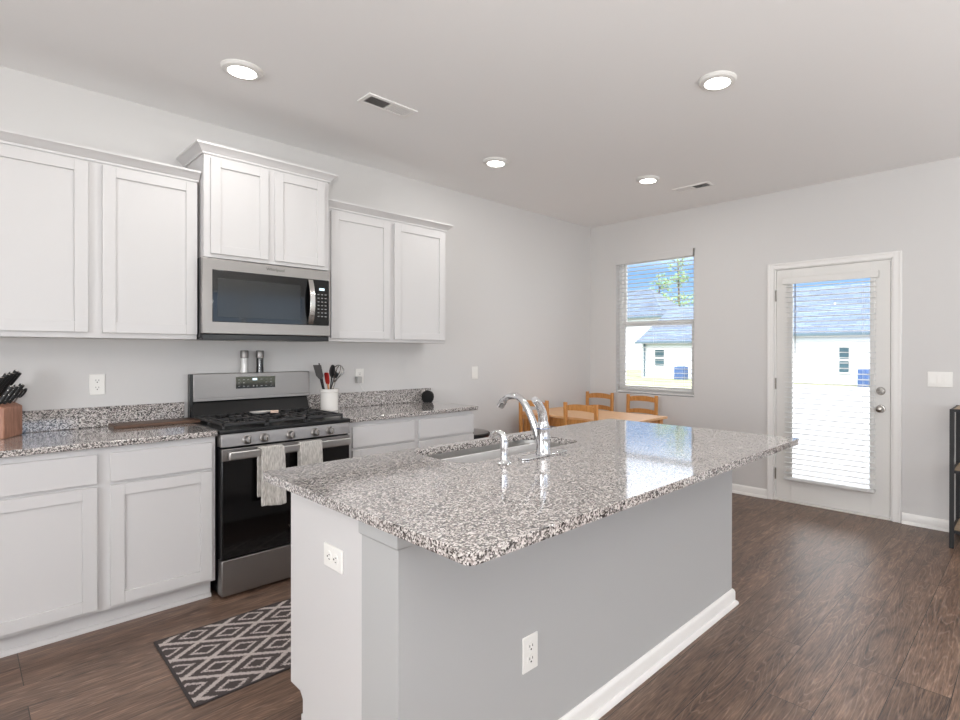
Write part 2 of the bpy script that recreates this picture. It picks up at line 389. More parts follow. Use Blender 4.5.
f = MB(); f.box(XB-.15, XB, YR-.15, -4.7, 0, H).box(XB-.15, XB, -2.5, 0, 0, H).box(XB-.15, XB, -4.7, -2.5, 0, .7).box(XB-.15, XB, -4.7, -2.5, 2.4, H)
struct(f.build('wall_back', WALL), 'warm grey wall behind the camera with an added window opening', 'wall')
BB = [(0, 0), (.027, 0), (.027, .010), (.020, .020), (.014, .022), (.014, .066), (.010, .076), (.004, .083), (0, .083)]
BB = [(a, b) for a, b in BB]
def baseboard(name, path, label): return struct(MB().sweep(path, BB).build(name, TRIM), label, 'baseboard')
# "out" lies to the right of travel
baseboard('baseboard_far', [(0, -2.045), (0, 0)][::-1], 'white baseboard on end wall left of the door')
baseboard('baseboard_far_2', [(0, -3.085), (0, YR)], 'white baseboard on end wall right of the door')
baseboard('baseboard_left', [(-2.29, 0), (-.03, 0)], 'white baseboard on kitchen wall beside the dining table')
baseboard('baseboard_left_2', [(XB, 0), (-5.04, 0)], 'white baseboard on kitchen wall left of the cabinets')
baseboard('baseboard_right', [(0, YR), (XB, YR)], 'white baseboard on living room wall')
baseboard('baseboard_back', [(XB, YR), (XB, 0)], 'white baseboard on wall behind the camera')

# window_1 : white vinyl single-hung window
wn = thing('window_1', 'white vinyl single hung window in end wall over the dining table', 'window', (.1, -.8375, WZ0), kind='structure')
def ringx(mb, x0, x1, y0, y1, z0, z1, wd, wb=None):
    wb = wb or wd
    mb.box(x0, x1, y0, y0+wd, z0, z1).box(x0, x1, y1-wd, y1, z0, z1).box(x0, x1, y0+wd, y1-wd, z0, z0+wb).box(x0, x1, y0+wd, y1-wd, z1-wd, z1); return mb
ringx(MB(), .075, .15, WY0, WY1, WZ0, WZ1, .035).build('window_frame', TRIM, wn, .002)
ringx(MB(), .108, .135, WY0+.035, WY1-.035, 1.625, WZ1-.035, .03).build('upper_sash', TRIM, wn, .002)
ringx(MB(), .08, .107, WY0+.035, WY1-.035, WZ0+.035, 1.68, .035, .045).build('lower_sash', TRIM, wn, .002)
MB().box(.120, .124, WY0+.06, WY1-.06, 1.65, WZ1-.06).build('upper_pane', GLASS, wn)
MB().box(.092, .096, WY0+.065, WY1-.065, WZ0+.07, 1.65).build('lower_pane', GLASS, wn)
# blind in the window recess
def slats_mesh(x, y0, y1, z0, z1, pitch=.0445, depth=.05, tilt=.0, hh=.0017):
    m = MB(); n = int((z1-z0)/pitch)
    for i in range(n):
        z = z0+pitch*(i+.5); dz = math.sin(tilt)*depth/2; dx = depth/2
        pts = [(x-dx, z-dz-.0010), (x-dx*.5, z-dz*.5+.0004), (x, z+.0010), (x+dx*.5, z+dz*.5+.0004), (x+dx, z+dz-.0010)]
        V = []; F = []
        for (px, pz) in pts:
            for yy in (y0, y1): V += [(px, yy, pz-hh), (px, yy, pz+hh)]
        for k in range(4):
            a = k*4; b = a+4
            F += [(a+1, a+3, b+3, b+1), (a, b, b+2, a+2), (a, a+1, b+1, b), (a+2, b+2, b+3, a+3)]
        F += [(0, 2, 3, 1), (16, 17, 19, 18)]
        m.add(V, F)
    return m
bl = thing('window_blind', 'white two-inch slat blind, open, inside the dining window', 'blind', (.035, -.8375, WZ0))
slats_mesh(.04, WY0+.008, WY1-.008, WZ0+.035, 2.30).build('slats', SLATM, bl)
v = MB().box(-.012, .006, WY0+.002, WY1-.002, 2.315, 2.388).box(-.012, .06, WY0+.002, WY0+.012, 2.315, 2.388).box(-.012, .06, WY1-.012, WY1-.002, 2.315, 2.388)
v.build('valance', WALL, bl, .002); MB().box(.012, .065, WY0+.015, WY1-.015, 2.33, 2.388).build('headrail', SLATM, bl)  # valance in wall grey: its unlit look is put into the colour
MB().box(.015, .065, WY0+.008, WY1-.008, WZ0+.006, WZ0+.026).build('bottom_rail', SLATM, bl, .003)
m = MB()
for yy in (WY0+.14, -.8375, WY1-.14):
    for xx in (.016, .064): m.tube([(xx, yy, WZ0+.02), (xx, yy, 2.34)], .0008, 5)
m.build('ladder_cords', SLATM, bl)

# door_1 : white half-glass patio door
trim = MB()
CAS = [(0, 0), (.057, 0), (.057, .014), (.045, .017), (.015, .012), (0, .008)]
def casing_piece(mb, pts, xf=0.0, dpth=.018):
    return mb
for (y0, y1, z0, z1) in ((-2.10, -2.045, 0, 2.14), (-3.08, -3.02, 0, 2.14), (-3.02, -2.10, 2.09, 2.14)):
    trim.box(-.014, 0, y0, y1, z0, z1)
trim.box(-.020, -.012, -2.062, -2.045, 0, 2.14).box(-.020, -.012, -3.08, -3.063, 0, 2.14).box(-.020, -.012, -3.063, -2.062, 2.123, 2.14)
trim.box(0, .15, -2.115, -2.10, 0, 2.095).box(0, .15, -3.02, -3.005, 0, 2.095).box(0, .15, -3.005, -2.115, 2.083, 2.095)
struct(trim.build('trim_1', TRIM, None, .003), 'white casing around the patio door', 'trim')
dr = thing('door_1', 'white glazed patio door with open slat blind and nickel knob', 'door', (.02, -2.56, 0), kind='structure')
s_ = MB(); gy0, gy1, gz0, gz1 = -2.87, -2.25, .22, 1.96
s_.box(.004, .048, -3.001, gy0, .02, 2.08).box(.004, .048, gy1, -2.118, .02, 2.08).box(.004, .048, gy0, gy1, .02, gz0).box(.004, .048, gy0, gy1, gz1, 2.08)
s_.build('door_slab', DOORP, dr, .002)
ringx(MB(), -.006, .006, gy0-.025, gy1+.025, gz0-.025, gz1+.025, .035).build('glass_frame', DOORP, dr, .004)
MB().box(.022, .027, gy0, gy1, gz0, gz1).build('glass_pane', GLASS, dr)
MB().box(-.004, .10, -3.005, -2.115, 0, .014).build('threshold', mat('bright_sill', rgb(226, 222, 216), .4), dr, .003)
for hz in (1.85, 1.057, .244): MB().tube([(-.006, -2.117, hz-.05), (-.006, -2.117, hz+.05)], .007, 10).build('hinge', NICKEL, dr)
k = MB().lathe([(.0, 0), (.031, 0), (.033, .004), (.030, .010), (.012, .012), (.011, .035), (.020, .04), (.027, .052), (.024, .066), (.012, .072), (0, .073)], (.004, -2.937, .886), 24, (-1, 0, 0)); k.build('door_knob', NICKEL, dr)
k = MB().lathe([(0, 0), (.031, 0), (.033, .006), (.026, .014), (.0, .015)], (.004, -2.937, 1.03), 24, (-1, 0, 0)); k.box(-.030, -.008, -2.955, -2.919, 1.024, 1.036); k.build('deadbolt', NICKEL, dr)
db = MB().box(-.038, -.006, -2.925, -2.183, 1.945, 2.0).build('headrail', DOORP, dr, .003)
slats_mesh(-.034, -2.907, -2.207, .25, 1.945, .0445, .046, .02, .0024).build('slats', SLATM, dr)
MB().box(-.056, -.012, -2.907, -2.203, .212, .236).build('bottom_rail', SLATM, dr, .003)
m = MB()
for yy in (-2.82, -2.30):
    for xx in (-.057, -.011): m.tube([(xx, yy, .23), (xx, yy, 1.96)], .0008, 5)
m.build('ladder_cords', SLATM, dr)
MB().tube([(-.064, -2.30, 1.94), (-.066, -2.302, 1.34)], .0045, 8).build('tilt_wand', mat('clear_grey_wand', rgb(110, 112, 116), .3), dr)

# window frames added around the fill light openings, unseen behind the camera
for i, (a, b) in enumerate(((-6.0, -3.8), (-2.7, -.5))):
    q = thing('window_%d' % (i+2), 'added white living room window frame behind the camera' if i == 0 else 'added white living room window frame near the end wall', 'window', ((a+b)/2, YR-.1, .7), kind='structure')
    MB().box(a, b, YR-.12, YR-.06, .7, .74).box(a, b, YR-.12, YR-.06, 2.36, 2.4).box(a, a+.04, YR-.12, YR-.06, .74, 2.36).box(b-.04, b, YR-.12, YR-.06, .74, 2.36).box((a+b)/2-.03, (a+b)/2+.03, YR-.12, YR-.06, .74, 2.36).build('window_frame', TRIM, q)
q = thing('window_4', 'added white window frame in wall behind the camera', 'window', (XB-.1, -3.6, .7), kind='structure')
ringx(MB(), XB-.12, XB-.06, -4.7, -2.5, .7, 2.4, .04).build('window_frame', TRIM, q)

# ------------------------------------------------------------------ cabinets
def shaker(x0, x1, z0, z1, yf, th=.02, st=.055, back=False):
    """five-piece door facing -y whose face lies at yf"""
    m = MB(); s = 1 if not back else -1; yb = yf+s*th
    m.box(x0, x0+st, yf, yb, z0, z1).box(x1-st, x1, yf, yb, z0, z1).box(x0+st, x1-st, yf, yb, z0, z0+st).box(x0+st, x1-st, yf, yb, z1-st, z1)
    m.box(x0+st, x1-st, yf+s*.009, yb, z0+st, z1-st); return m
def slab(x0, x1, z0, z1, yf, th=.02): return MB().box(x0, x1, yf, yf+th, z0, z1)
CROWN = [(0, 0), (.010, 0), (.012, .010), (.020, .016), (.030, .030), (.044, .040), (.050, .044), (.050, .055), (0, .055)]
# upper left
c = thing('upper_cabinet', 'long white wall cabinet with two wide doors left of the microwave', 'cabinet', (-4.57, -.15, 1.409))
MB().box(-5.03, -4.115, -.305, -.002, 1.409, 2.33).build('body', CAB, c, .0015)
shaker(-5.02, -4.603, 1.437, 2.307, -.325).build('door', CAB, c, .0015)
shaker(-4.546, -4.117, 1.437, 2.307, -.325).build('door', CAB, c, .0015)
MB().sweep([(-5.03, -.002), (-5.03, -.305), (-4.106, -.305)][::-1] if False else [(-5.031, -.305), (-4.106, -.305)], CROWN, 2.318).build('crown', CAB, c)
# upper middle
c = thing('upper_cabinet', 'short raised white wall cabinet with crown directly above the microwave', 'cabinet', (-3.73, -.19, 1.88))
MB().box(-4.10, -3.362, -.38, -.002, 1.882, 2.485).build('body', CAB, c, .0015)
shaker(-4.068, -3.752, 1.904, 2.455, -.40, st=.05).build('door', CAB, c, .0015)
shaker(-3.713, -3.397, 1.904, 2.455, -.40, st=.05).build('door', CAB, c, .0015)
MB().sweep([(-4.10, -.002), (-4.10, -.38), (-3.362, -.38), (-3.362, -.002)], [(a*.9, b) for a, b in CROWN], 2.472).build('crown', CAB, c)
# upper right
c = thing('upper_cabinet', 'white two-door wall cabinet to the right of the microwave', 'cabinet', (-2.84, -.15, 1.409))
MB().box(-3.355, -2.335, -.305, -.002, 1.409, 2.33).build('body', CAB, c, .0015)
shaker(-3.315, -2.857, 1.432, 2.307, -.325).build('door', CAB, c, .0015)
shaker(-2.819, -2.352, 1.432, 2.307, -.325).build('door', CAB, c, .0015)
MB().sweep([(-3.353, -.305), (-2.335, -.305), (-2.335, -.002)], CROWN, 2.322).build('crown', CAB, c)

def base_cab(label, x0, x1, d, xm):
    c = thing('base_cabinet', label, 'cabinet', ((x0+x1)/2, -.3, 0))
    MB().box(x0, x1, -.61, -.002, .10, .884).build('body', CAB, c, .0015)
    tk = MB().box(x0, x1-.006, -.548, -.10, 0, .10).sweep([(x0, -.548), (x1-.006, -.548)], [(0, 0), (.018, 0), (.018, .012), (.010, .02), (0, .02)]); tk.build('toe_kick', CAB, c)
    for a, b in d:
        slab(a, b, .714, .852, -.63).build('drawer', CAB, c, .002)
        shaker(a, b, .118, .698, -.63).build('door', CAB, c, .0015)
    return c
base_cab('white base cabinet under the granite counter left of the range', -5.03, -4.108, [(-5.02, -4.610), (-4.561, -4.127)], 0)
base_cab('white base cabinet right of the range with end panel toward the dining area', -3.345, -2.298, [(-3.319, -2.849), (-2.809, -2.305)], 0)
def counter(label, x0, x1, left_end=0):
    c = thing('countertop', label, 'countertop', ((x0+x1)/2, -.32, .884))
    MB().box(x0, x1, -.648, -.002, .8845, .914).build('worktop', GRAN, c, .005, 3)
    MB().box(x0, x1, -.022, -.002, .914, 1.028).build('backsplash', GRAN, c, .003); return c
counter('speckled granite countertop with backsplash left of the range', -5.05, -4.106)
counter('speckled granite countertop with backsplash right of the range', -3.352, -2.272)

# ------------------------------------------------------------------ gas range
rg = thing('gas_range', 'stainless steel and black gas range with two towels on its door', 'range', (-3.73, -.35, 0))
X0, X1 = -4.097, -3.361
MB().box(X0+.004, X1-.004, -.60, -.03, .02, .895).box(X0+.03, X0+.07, -.55, -.5, 0, .03).box(X1-.07, X1-.03, -.55, -.5, 0, .03).build('body', BLACK, rg, .002)
MB().box(X0-.004, X1+.004, -.672, -.03, .893, .915).build('cooktop', BLACK, rg, .005, 3)
pn = MB().hexa([(X0, -.672, .822), (X1, -.672, .822), (X1, -.60, .822), (X0, -.60, .822), (X0, -.662, .892), (X1, -.662, .892), (X1, -.60, .892), (X0, -.60, .892)])
pn.build('control_panel', STEEL, rg, .002)
for kx in (-3.965, -3.875, -3.729, -3.583, -3.492):
    kb = MB().lathe([(0, 0), (.026, 0), (.026, .006), (.021, .010), (.019, .030), (.016, .034), (0, .034)], (kx, -.668, .853), 24, (0, -1, .12))
    ko = kb.build('knob', STEEL, rg)
    MB().box(kx-.004, kx+.004, -.712, -.698, .838, .870).build('knob_grip', NICKEL, ko, .001)
od = MB().box(X0+.003, X1-.003, -.668, -.605, .218, .812); od.build('oven_door', BLACK, rg, .003)
MB().box(X0+.003, X1-.003, -.674, -.66, .748, .812).build('door_top_band', STEEL, rg, .002)
MB().box(X0+.006, X1-.006, -.673, -.665, .222, .746).build('oven_window', BGLASS, rg, .001)
hd = MB().box(-4.075, -3.383, -.732, -.712, .762, .802); ho = hd.build('door_handle', mat('bright_handle_steel', rgb(214, 212, 209), .3, 1), rg, .005, 3)
for hx in (-4.055, -3.403): MB().box(hx-.012, hx+.012, -.714, -.670, .768, .796).build('handle_bracket', STEEL, ho, .003)
MB().box(X0+.003, X1-.003, -.672, -.605, .018, .210).build('storage_drawer', STEEL, rg, .003)
bgd = MB().hexa([(X0+.03, -.062, 1.030), (X1-.006, -.062, 1.030), (X1-.006, -.008, 1.030), (X0+.03, -.008, 1.030), (X0+.03, -.052, 1.2), (X1-.006, -.052, 1.2), (X1-.006, -.008, 1.2), (X0+.03, -.008, 1.2)])
bgd = MB().box(-4.07, -3.347, -.060, -.008, 1.035, 1.2); bo = bgd.build('backguard', STEEL, rg, .005, 3)
MB().box(-4.07, -3.347, -.068, -.058, 1.028, 1.048).build('backguard_lip', STEEL, bo, .002)
MB().hexa([(-4.08, -.10, .915), (-3.362, -.10, .915), (-3.362, -.01, .915), (-4.08, -.01, .915), (-4.08, -.045, 1.034), (-3.362, -.045, 1.034), (-3.362, -.01, 1.034), (-4.08, -.01, 1.034)]).build('backguard_base', BLACK, rg)
MB().box(-4.086, -4.069, -.06, -.01, .915, 1.198).build('backguard_side', BLACK, rg, .002)
dp = MB().box(-3.828, -3.584, -.0625, -.058, 1.098, 1.174).build('display', BGLASS, rg)
MB().box(-3.728, -3.700, -.0632, -.062, 1.150, 1.163).build('clock_digits', DISPLAY, dp)
for bx_ in (-3.81, -3.78, -3.755, -3.672, -3.642, -3.612):
    for bz in (1.155, 1.135, 1.112):
        if (bx_ in (-3.755, -3.672) and bz == 1.135): continue
        MB().box(bx_-.006, bx_+.006, -.0632, -.062, bz-.002, bz+.002).build('button', BTN, dp)
for bx_ in (-3.722, -3.700): MB().box(bx_-.004, bx_+.004, -.0632, -.062, 1.108, 1.118).build('button', BTN, dp)
text('brand_lettering', 'Whirlpool', .022, NICKEL, rg, (-3.70, -.675, .325), (PI/2, 0, 0))
GRATEM = mat('cast_iron_grate', rgb(50, 49, 49), .5)
def grate(x0, x1):
    m = MB(); z0, z1 = .931, .945; t = .010; y0, y1 = -.62, -.11
    m.box(x0, x1, y0, y0+t, z0, z1).box(x0, x1, y1-t, y1, z0, z1).box(x0, x0+t, y0, y1, z0, z1).box(x1-t, x1, y0, y1, z0, z1)
    ym = (y0+y1)/2; m.box(x0, x1, ym-t/2, ym+t/2, z0, z1); xm = (x0+x1)/2
    for yc in ((y0+ym)/2, (y1+ym)/2):
        m.box(x0, xm-.035, yc-t/2, yc+t/2, z0, z1).box(xm+.035, x1, yc-t/2, yc+t/2, z0, z1)
        m.box(xm-t/2, xm+t/2, yc+.035, yc+.125, z0, z1).box(xm-t/2, xm+t/2, yc-.125, yc-.035, z0, z1)
        for sx in (-1, 1): m.box(xm+sx*.065-t/2, xm+sx*.065+t/2, yc-.125, yc+.125, z0, z1)
    for fx in (x0+.005, x1-.005):
        for fy in (y0+.005, y1-.005, ym): m.box(fx-.006, fx+.006, fy-.006, fy+.006, .915, z0)
    m.build('grate', GRATEM, rg, .0015)
grate(-4.075, -3.845); grate(-3.842, -3.616); grate(-3.613, -3.383)
for bx_, by_ in ((-3.96, -.49), (-3.96, -.24), (-3.729, -.365), (-3.498, -.49), (-3.498, -.24)):
    MB().lathe([(0, 0), (.045, 0), (.045, .006), (.035, .007), (.034, .014), (0, .015)], (bx_, by_, .915), 24).build('burner', BLACKM, rg)

# towels over the oven handle
def towel(x0, x1, zf, zb, label, fold=False, xs=0):
    m = MB(); nx = 18; prof = []
    yh = -.722; r = .0165; zt = .8025
    for i in range(13): prof.append((yh-.010-.0055-.006*(1-i/12)*1.0, zf+(zt-zf)*i/12, 1-i/12))
    for i in range(1, 6): a = PI*i/6; prof.append((yh-math.cos(a)*.0155, zt+math.sin(a)*.006+.003, 0))
    for i in range(13): prof.append((yh+.0155, zt-(zt-zb)*i/12, i/12*.0))
    V = []; F = []; n = len(prof)
    for k in range(nx+1):
        u = k/nx
        for j, (y, z, wv) in enumerate(prof):
            front = j < 13
            sh = xs*(0 if front else -1)
            w_ = .0065*math.sin(u*PI*3.2+.6)*wv+.003*math.sin(u*PI*7+z*20)*wv
            zz = z+(.006*math.sin(u*5+1) if j in (0,) else 0)
            xx = x0+(x1-x0)*u+sh+(-.010*wv*math.cos(u*PI) if front else 0)*.5
            V.append((xx, y-abs(w_)*.9, zz))
    for k in range(nx):
        for j in range(n-1): F.append((k*n+j, (k+1)*n+j, (k+1)*n+j+1, k*n+j+1))
    m.add(V, F); o = m.build('hand_towel', TOWEL, None, ang=80, solid=.004, sub=1); return tagmesh(o, label, 'towel', 'towels hanging on the oven handle')
towel(-3.917, -3.79, .480, .53, 'grey beige hand towel hanging lowest on the oven handle, left of the pair', xs=.012)
towel(-3.707, -3.573, .50, .55, 'grey beige hand towel on the oven handle, right of the pair')

# ------------------------------------------------------------------ microwave
mw = thing('microwave', 'stainless steel over-the-range microwave with black glass door', 'microwave', (-3.73, -.2, 1.41))
mx0, mx1 = -4.112, -3.358
MB().box(mx0, mx1, -.365, -.002, 1.42, 1.879).build('body', BLACK, mw, .003)
MB().box(mx0, mx1, -.40, -.366, 1.442, 1.876).build('door_frame', STEEL, mw, .004, 3)
dw = MB().box(-4.062, -3.369, -.4035, -.398, 1.511, 1.812).build('door_glass', BGLASS, mw, .003)
MB().box(-4.035, -3.56, -.4045, -.403, 1.540, 1.765).build('viewing_window', MGLASS, dw, .002)
hp = []
for i in range(11):
    t_ = i/10; hp.append((-3.497+.0*t_, -.408-.034*math.sin(PI*t_)**.8, 1.519+.286*t_))
MB().flat(hp, .032, .010).build('door_handle', mat('bright_steel', rgb(205, 203, 200), .22, 1), mw, .002)
cpn = MB().box(-3.458, -3.376, -.4045, -.403, 1.52, 1.80).build('control_panel', BGLASS, mw)
MB().box(-3.437, -3.402, -.4055, -.404, 1.742, 1.757).build('clock_digits', DISPLAY, cpn)
for r_ in range(7):
    for c_ in range(3):
        z_ = 1.715-.024*r_
        MB().box(-3.442+.024*c_-.006, -3.442+.024*c_+.006, -.4055, -.404, z_-.003, z_+.003).build('button', BTN, cpn)
MB().box(mx0+.004, mx1-.004, -.385, -.03, 1.408, 1.440).build('vent_underside', BLACK, mw, .003)
MB().box(-3.9, -3.60, -.30, -.1, 1.4055, 1.409).build('grease_filter', STEEL, mw)
text('brand_lettering', 'Whirlpool', .026, mat('dark_print', rgb(70, 68, 66), .4), mw, (-3.712, -.4008, 1.846), (PI/2, 0, 0))

# ------------------------------------------------------------------ island
il = thing('kitchen_island', 'white and grey kitchen island base under the large granite top', 'kitchen island', (-3.27, -2.36, 0))
ix0, ix1, iyf, iyb = -4.29, -2.255, -2.045, -2.685
b_ = MB().prism([(iyf, .22), (iyf, .884), (-2.50, .884), (-2.50, 0), (iyf-.075, 0), (iyf-.075, .20), (iyf-.055, .22)][::-1], 0, .018)
b_.v = [Vector((ix0+p.z, p.x, p.y)) for p in b_.v]
b_.build('end_panel', CAB, il, .001)
MB().box(ix0+.0, ix0+.02, iyf, iyf+.018, .22, .884).build('face_frame_edge', CAB, il, .001)
MB().box(ix1-.02, ix1, -2.5, iyf-.075, 0, .884).build('end_panel', CAB, il, .001)
fr = MB().box(ix0+.02, ix1, iyf-.001, iyf+.018, .22, .25).box(ix0+.02, ix1, iyf-.001, iyf+.018, .84, .884)
for xx in (ix0+.02, -3.80, -2.93, ix1-.03): fr.box(xx, xx+.03, iyf-.001, iyf+.018, .25, .84)
fr.build('face_frame', CAB, il)
for a, b in ((-4.262, -3.80), (-3.775, -3.36), (-3.34, -2.92), (-2.90, -2.28)):
    shaker(a, b, .235, .698, iyf+.038, back=True).build('door', CAB, il, .0015)
    MB().box(a, b, iyf+.018, iyf+.038, .714, .852).build('drawer', CAB, il, .002)
MB().box(ix0+.02, ix1-.02, -2.5, iyf-.08, 0, .22).box(ix0+.001, ix0+.06, iyf-.08, iyf-.062, 0, .145).build('toe_kick', CAB, il)
IWALL = paint('shaded_grey_island_paint', rgb(177, 177, 176), .6)  # wall grey darkened; the island's shade is put into this colour
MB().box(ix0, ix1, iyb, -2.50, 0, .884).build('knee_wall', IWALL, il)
TB = [(0, 0), (.004, 0), (.010, .006), (.010, .045), (.006, .052), (0, .052)]
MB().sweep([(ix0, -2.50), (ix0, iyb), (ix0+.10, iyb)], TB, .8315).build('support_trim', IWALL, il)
MB().sweep([(ix0, -2.50), (ix0, iyb), (ix1, iyb), (ix1, -2.5)], BB).build('baseboard', TRIM, il)
# island countertop with a rounded sink opening
def rrect(x0, x1, y0, y1, r, n=6):
    P = []
    for cx_, cy_, a0 in ((x1-r, y1-r, 0), (x0+r, y1-r, 90), (x0+r, y0+r, 180), (x1-r, y0+r, 270)):
        for i in range(n+1): a = R(a0+90*i/n); P.append((cx_+r*math.cos(a), cy_+r*math.sin(a)))
    return P
SX0, SX1, SY0, SY1 = -3.765, -3.015, -2.30, -1.845-.02
def holed(outer, inner, z0, z1):
    bm = bmesh.new()
    ov = [bm.verts.new((x, y, z1)) for x, y in outer]; iv = [bm.verts.new((x, y, z1)) for x, y in inner]
    es = [bm.edges.new((L[i], L[(i+1) % len(L)])) for L in (ov, iv) for i in range(len(L))]
    res = bmesh.ops.triangle_fill(bm, use_beauty=True, use_dissolve=False, edges=es)
    bm.verts.ensure_lookup_table(); bm.faces.ensure_lookup_table()
    ext = bmesh.ops.extrude_face_region(bm, geom=bm.faces[:])
    vv = [g for g in ext['geom'] if isinstance(g, bmesh.types.BMVert)]
    bmesh.ops.translate(bm, verts=vv, vec=(0, 0, z0-z1))
    bm.verts.index_update(); mb = MB(); mb.add([v.co.copy() for v in bm.verts], [tuple(v.index for v in f.verts) for f in bm.faces]); bm.free(); return mb
CT = holed(rrect(-4.325, -2.212, -3.012, -1.862, .022, 5), rrect(SX0+.01, SX1-.01, SY0+.012, SY1-.05, .075, 8), .8845, .914)
ct = CT.build('island_countertop', GRAN, None, .004, 3)
tagmesh(ct, 'large speckled granite slab on the island with a cut-out for the sink', 'countertop')
# undermount sink
sk = thing('kitchen_sink', 'undermount stainless steel sink bowl set in the island top', 'sink', (-3.37, -2.1, .7))
bowl = MB(); loops = []
for (ins, z, r) in ((-.012, .883, .085), (.0, .883, .08), (.004, .80, .078), (.008, .72, .075), (.020, .695, .065), (.06, .683, .04), (.15, .678, .02)):
    loops.append([(x, y, z) for x, y in rrect(SX0+ins, SX1-ins, SY0+ins, SY1-.04-ins, r, 8)])
V = [p for L in loops for p in L]; n_ = len(loops[0]); F = []
for i in range(len(loops)-1):
    for k_ in range(n_): F.append((i*n_+k_, i*n_+(k_+1) % n_, (i+1)*n_+(k_+1) % n_, (i+1)*n_+k_))
F.append(tuple((len(loops)-1)*n_+k_ for k_ in range(n_)))
bowl.add(V, F); bo_ = bowl.build('bowl', SINKM, sk, ang=60); md = bo_.modifiers.new('t', 'SOLIDIFY'); md.thickness = .002; md.offset = 0
MB().lathe([(0, 0), (.045, 0), (.045, .003), (.03, .001), (0, .001)], (-3.37, -2.08, .680), 24).build('drain', CHROME, sk)
# faucet
fc = thing('kitchen_faucet', 'polished chrome faucet with arched spout and lever on the island', 'faucet', (-3.42, -2.39, .914))
MB().prism([(x, y) for x, y in rrect(-3.555, -3.285, -2.418, -2.362, .027, 6)], .9142, .922).build('deck_plate', CHROME, fc, .003)
MB().lathe([(0, 0), (.030, 0), (.031, .004), (.028, .010), (.0265, .10), (.028, .106), (.028, .112), (.024, .116), (.022, .13), (.014, .148), (0, .152)], (-3.42, -2.39, .921), 28).build('faucet_body', CHROME, fc)
def spl(P, n=6):      # Catmull-Rom
    P = [Vector(p) for p in P]; Q = [P[0]*2-P[1]]+P+[P[-1]*2-P[-2]]; out = []
    for i in range(1, len(Q)-2):
        for k_ in range(n):
            t = k_/n; a, b, c_, d_ = Q[i-1], Q[i], Q[i+1], Q[i+2]
            out.append(.5*((2*b)+(c_-a)*t+(2*a-5*b+4*c_-d_)*t*t+(3*b-a-3*c_+d_)*t**3))
    out.append(P[-1]); return out
sp_ = spl([(-3.422, -2.375, .955), (-3.424, -2.352, 1.02), (-3.427, -2.325, 1.075), (-3.43, -2.297, 1.118), (-3.43, -2.262, 1.145), (-3.43, -2.215, 1.150), (-3.43, -2.175, 1.136), (-3.43, -2.143, 1.102)])
ns = len(sp_)
MB().tube(sp_, [.016-.0025*min(1, i/ns*1.4)+(.0035 if i > ns*.88 else 0) for i in range(ns)], 14).build('spout', CHROME, fc)
lv = spl([(-3.42, -2.39, 1.06), (-3.428, -2.392, 1.09), (-3.45, -2.395, 1.125), (-3.475, -2.396, 1.146), (-3.482, -2.398, 1.150)])
MB().tube(lv, [.021-.009*i/(len(lv)-1) for i in range(len(lv))], 12).build('lever_handle', CHROME, fc)
MB().lathe([(.0285, 0), (.0285, .003)], (-3.42, -2.39, 1.026), 28).build('indicator_ring', mat('blue_ring', rgb(50, 80, 130), .3), fc)
so = thing('soap_dispenser', 'short chrome soap pump standing left of the faucet', 'soap dispenser', (-3.64, -2.39, .914))
MB().lathe([(0, 0), (.027, 0), (.028, .003), (.016, .012), (.0125, .02), (.0135, .05), (.0165, .078), (.016, .09), (0, .094)], (-3.64, -2.39, .9142), 22).build('pump_body', CHROME, so)
hd_ = spl([(-3.64, -2.39, .995), (-3.641, -2.387, 1.018), (-3.645, -2.37, 1.030), (-3.652, -2.345, 1.026), (-3.655, -2.33, 1.008)])
MB().tube(hd_, [.015-.006*i/(len(hd_)-1) for i in range(len(hd_))], 12).build('nozzle', CHROME, so)

# ------------------------------------------------------------------ outlets and switches
def outlet(label, loc, rz, plug=False, w_=.070, h_=.115, devices=('outlet',)):
    t = thing('wall_outlet' if devices[0] == 'outlet' else 'light_switch', label, 'outlet' if devices[0] == 'outlet' else 'switch', loc, local=True)
    t.rotation_euler = (0, 0, rz)
    t['group'] = 'wall outlets' if devices[0] == 'outlet' else 'light switches'
    MB().box(-w_/2, w_/2, -.006, 0, -h_/2, h_/2).build('cover_plate', PLATE, t, .003, 3)
    n = len(devices)
    for i, d in enumerate(devices):
        cx_ = (i-(n-1)/2)*.046
        if d == 'outlet':
            for cz in (-.020, .020):
                MB().lathe([(0, 0), (.0165, 0), (.0165, .002), (0, .002)], (cx_, -.006, cz), 20, (0, -1, 0)).build('socket', PLATE, t)
                MB().box(cx_-.0075, cx_-.0055, -.0088, -.0078, cz, cz+.008).box(cx_+.0055, cx_+.0075, -.0088, -.0078, cz, cz+.008).lathe([(0, 0), (.003, 0), (.003, .001), (0, .001)], (cx_, -.0078, cz-.007), 10, (0, -1, 0)).build('slots', SLOT, t)
        else:
            MB().hexa([(cx_-.0165, -.0105, -.033), (cx_+.0165, -.0105, -.033), (cx_+.0165, -.004, -.033), (cx_-.0165, -.004, -.033), (cx_-.0165, -.0065, .033), (cx_+.0165, -.0065, .033), (cx_+.0165, -.004, .033), (cx_-.0165, -.004, .033)]).build('rocker', PLATE, t, .001)
    return t
outlet('white duplex outlet on the kitchen wall above the cutting board counter', (-4.524, 0, 1.153), 0)
outlet('white duplex outlet with a grey adapter plugged in, right of the utensil crock', (-2.93, 0, 1.150), 0)
ad = thing('plug_adapter', 'small grey power adapter plugged into the outlet by the utensil crock', 'adapter', (-2.945, -.01, 1.09))
MB().box(-2.972, -2.932, -.048, -.0095, 1.098, 1.148).build('adapter_body', mat('grey_plastic', rgb(170, 168, 165), .4), ad, .004)
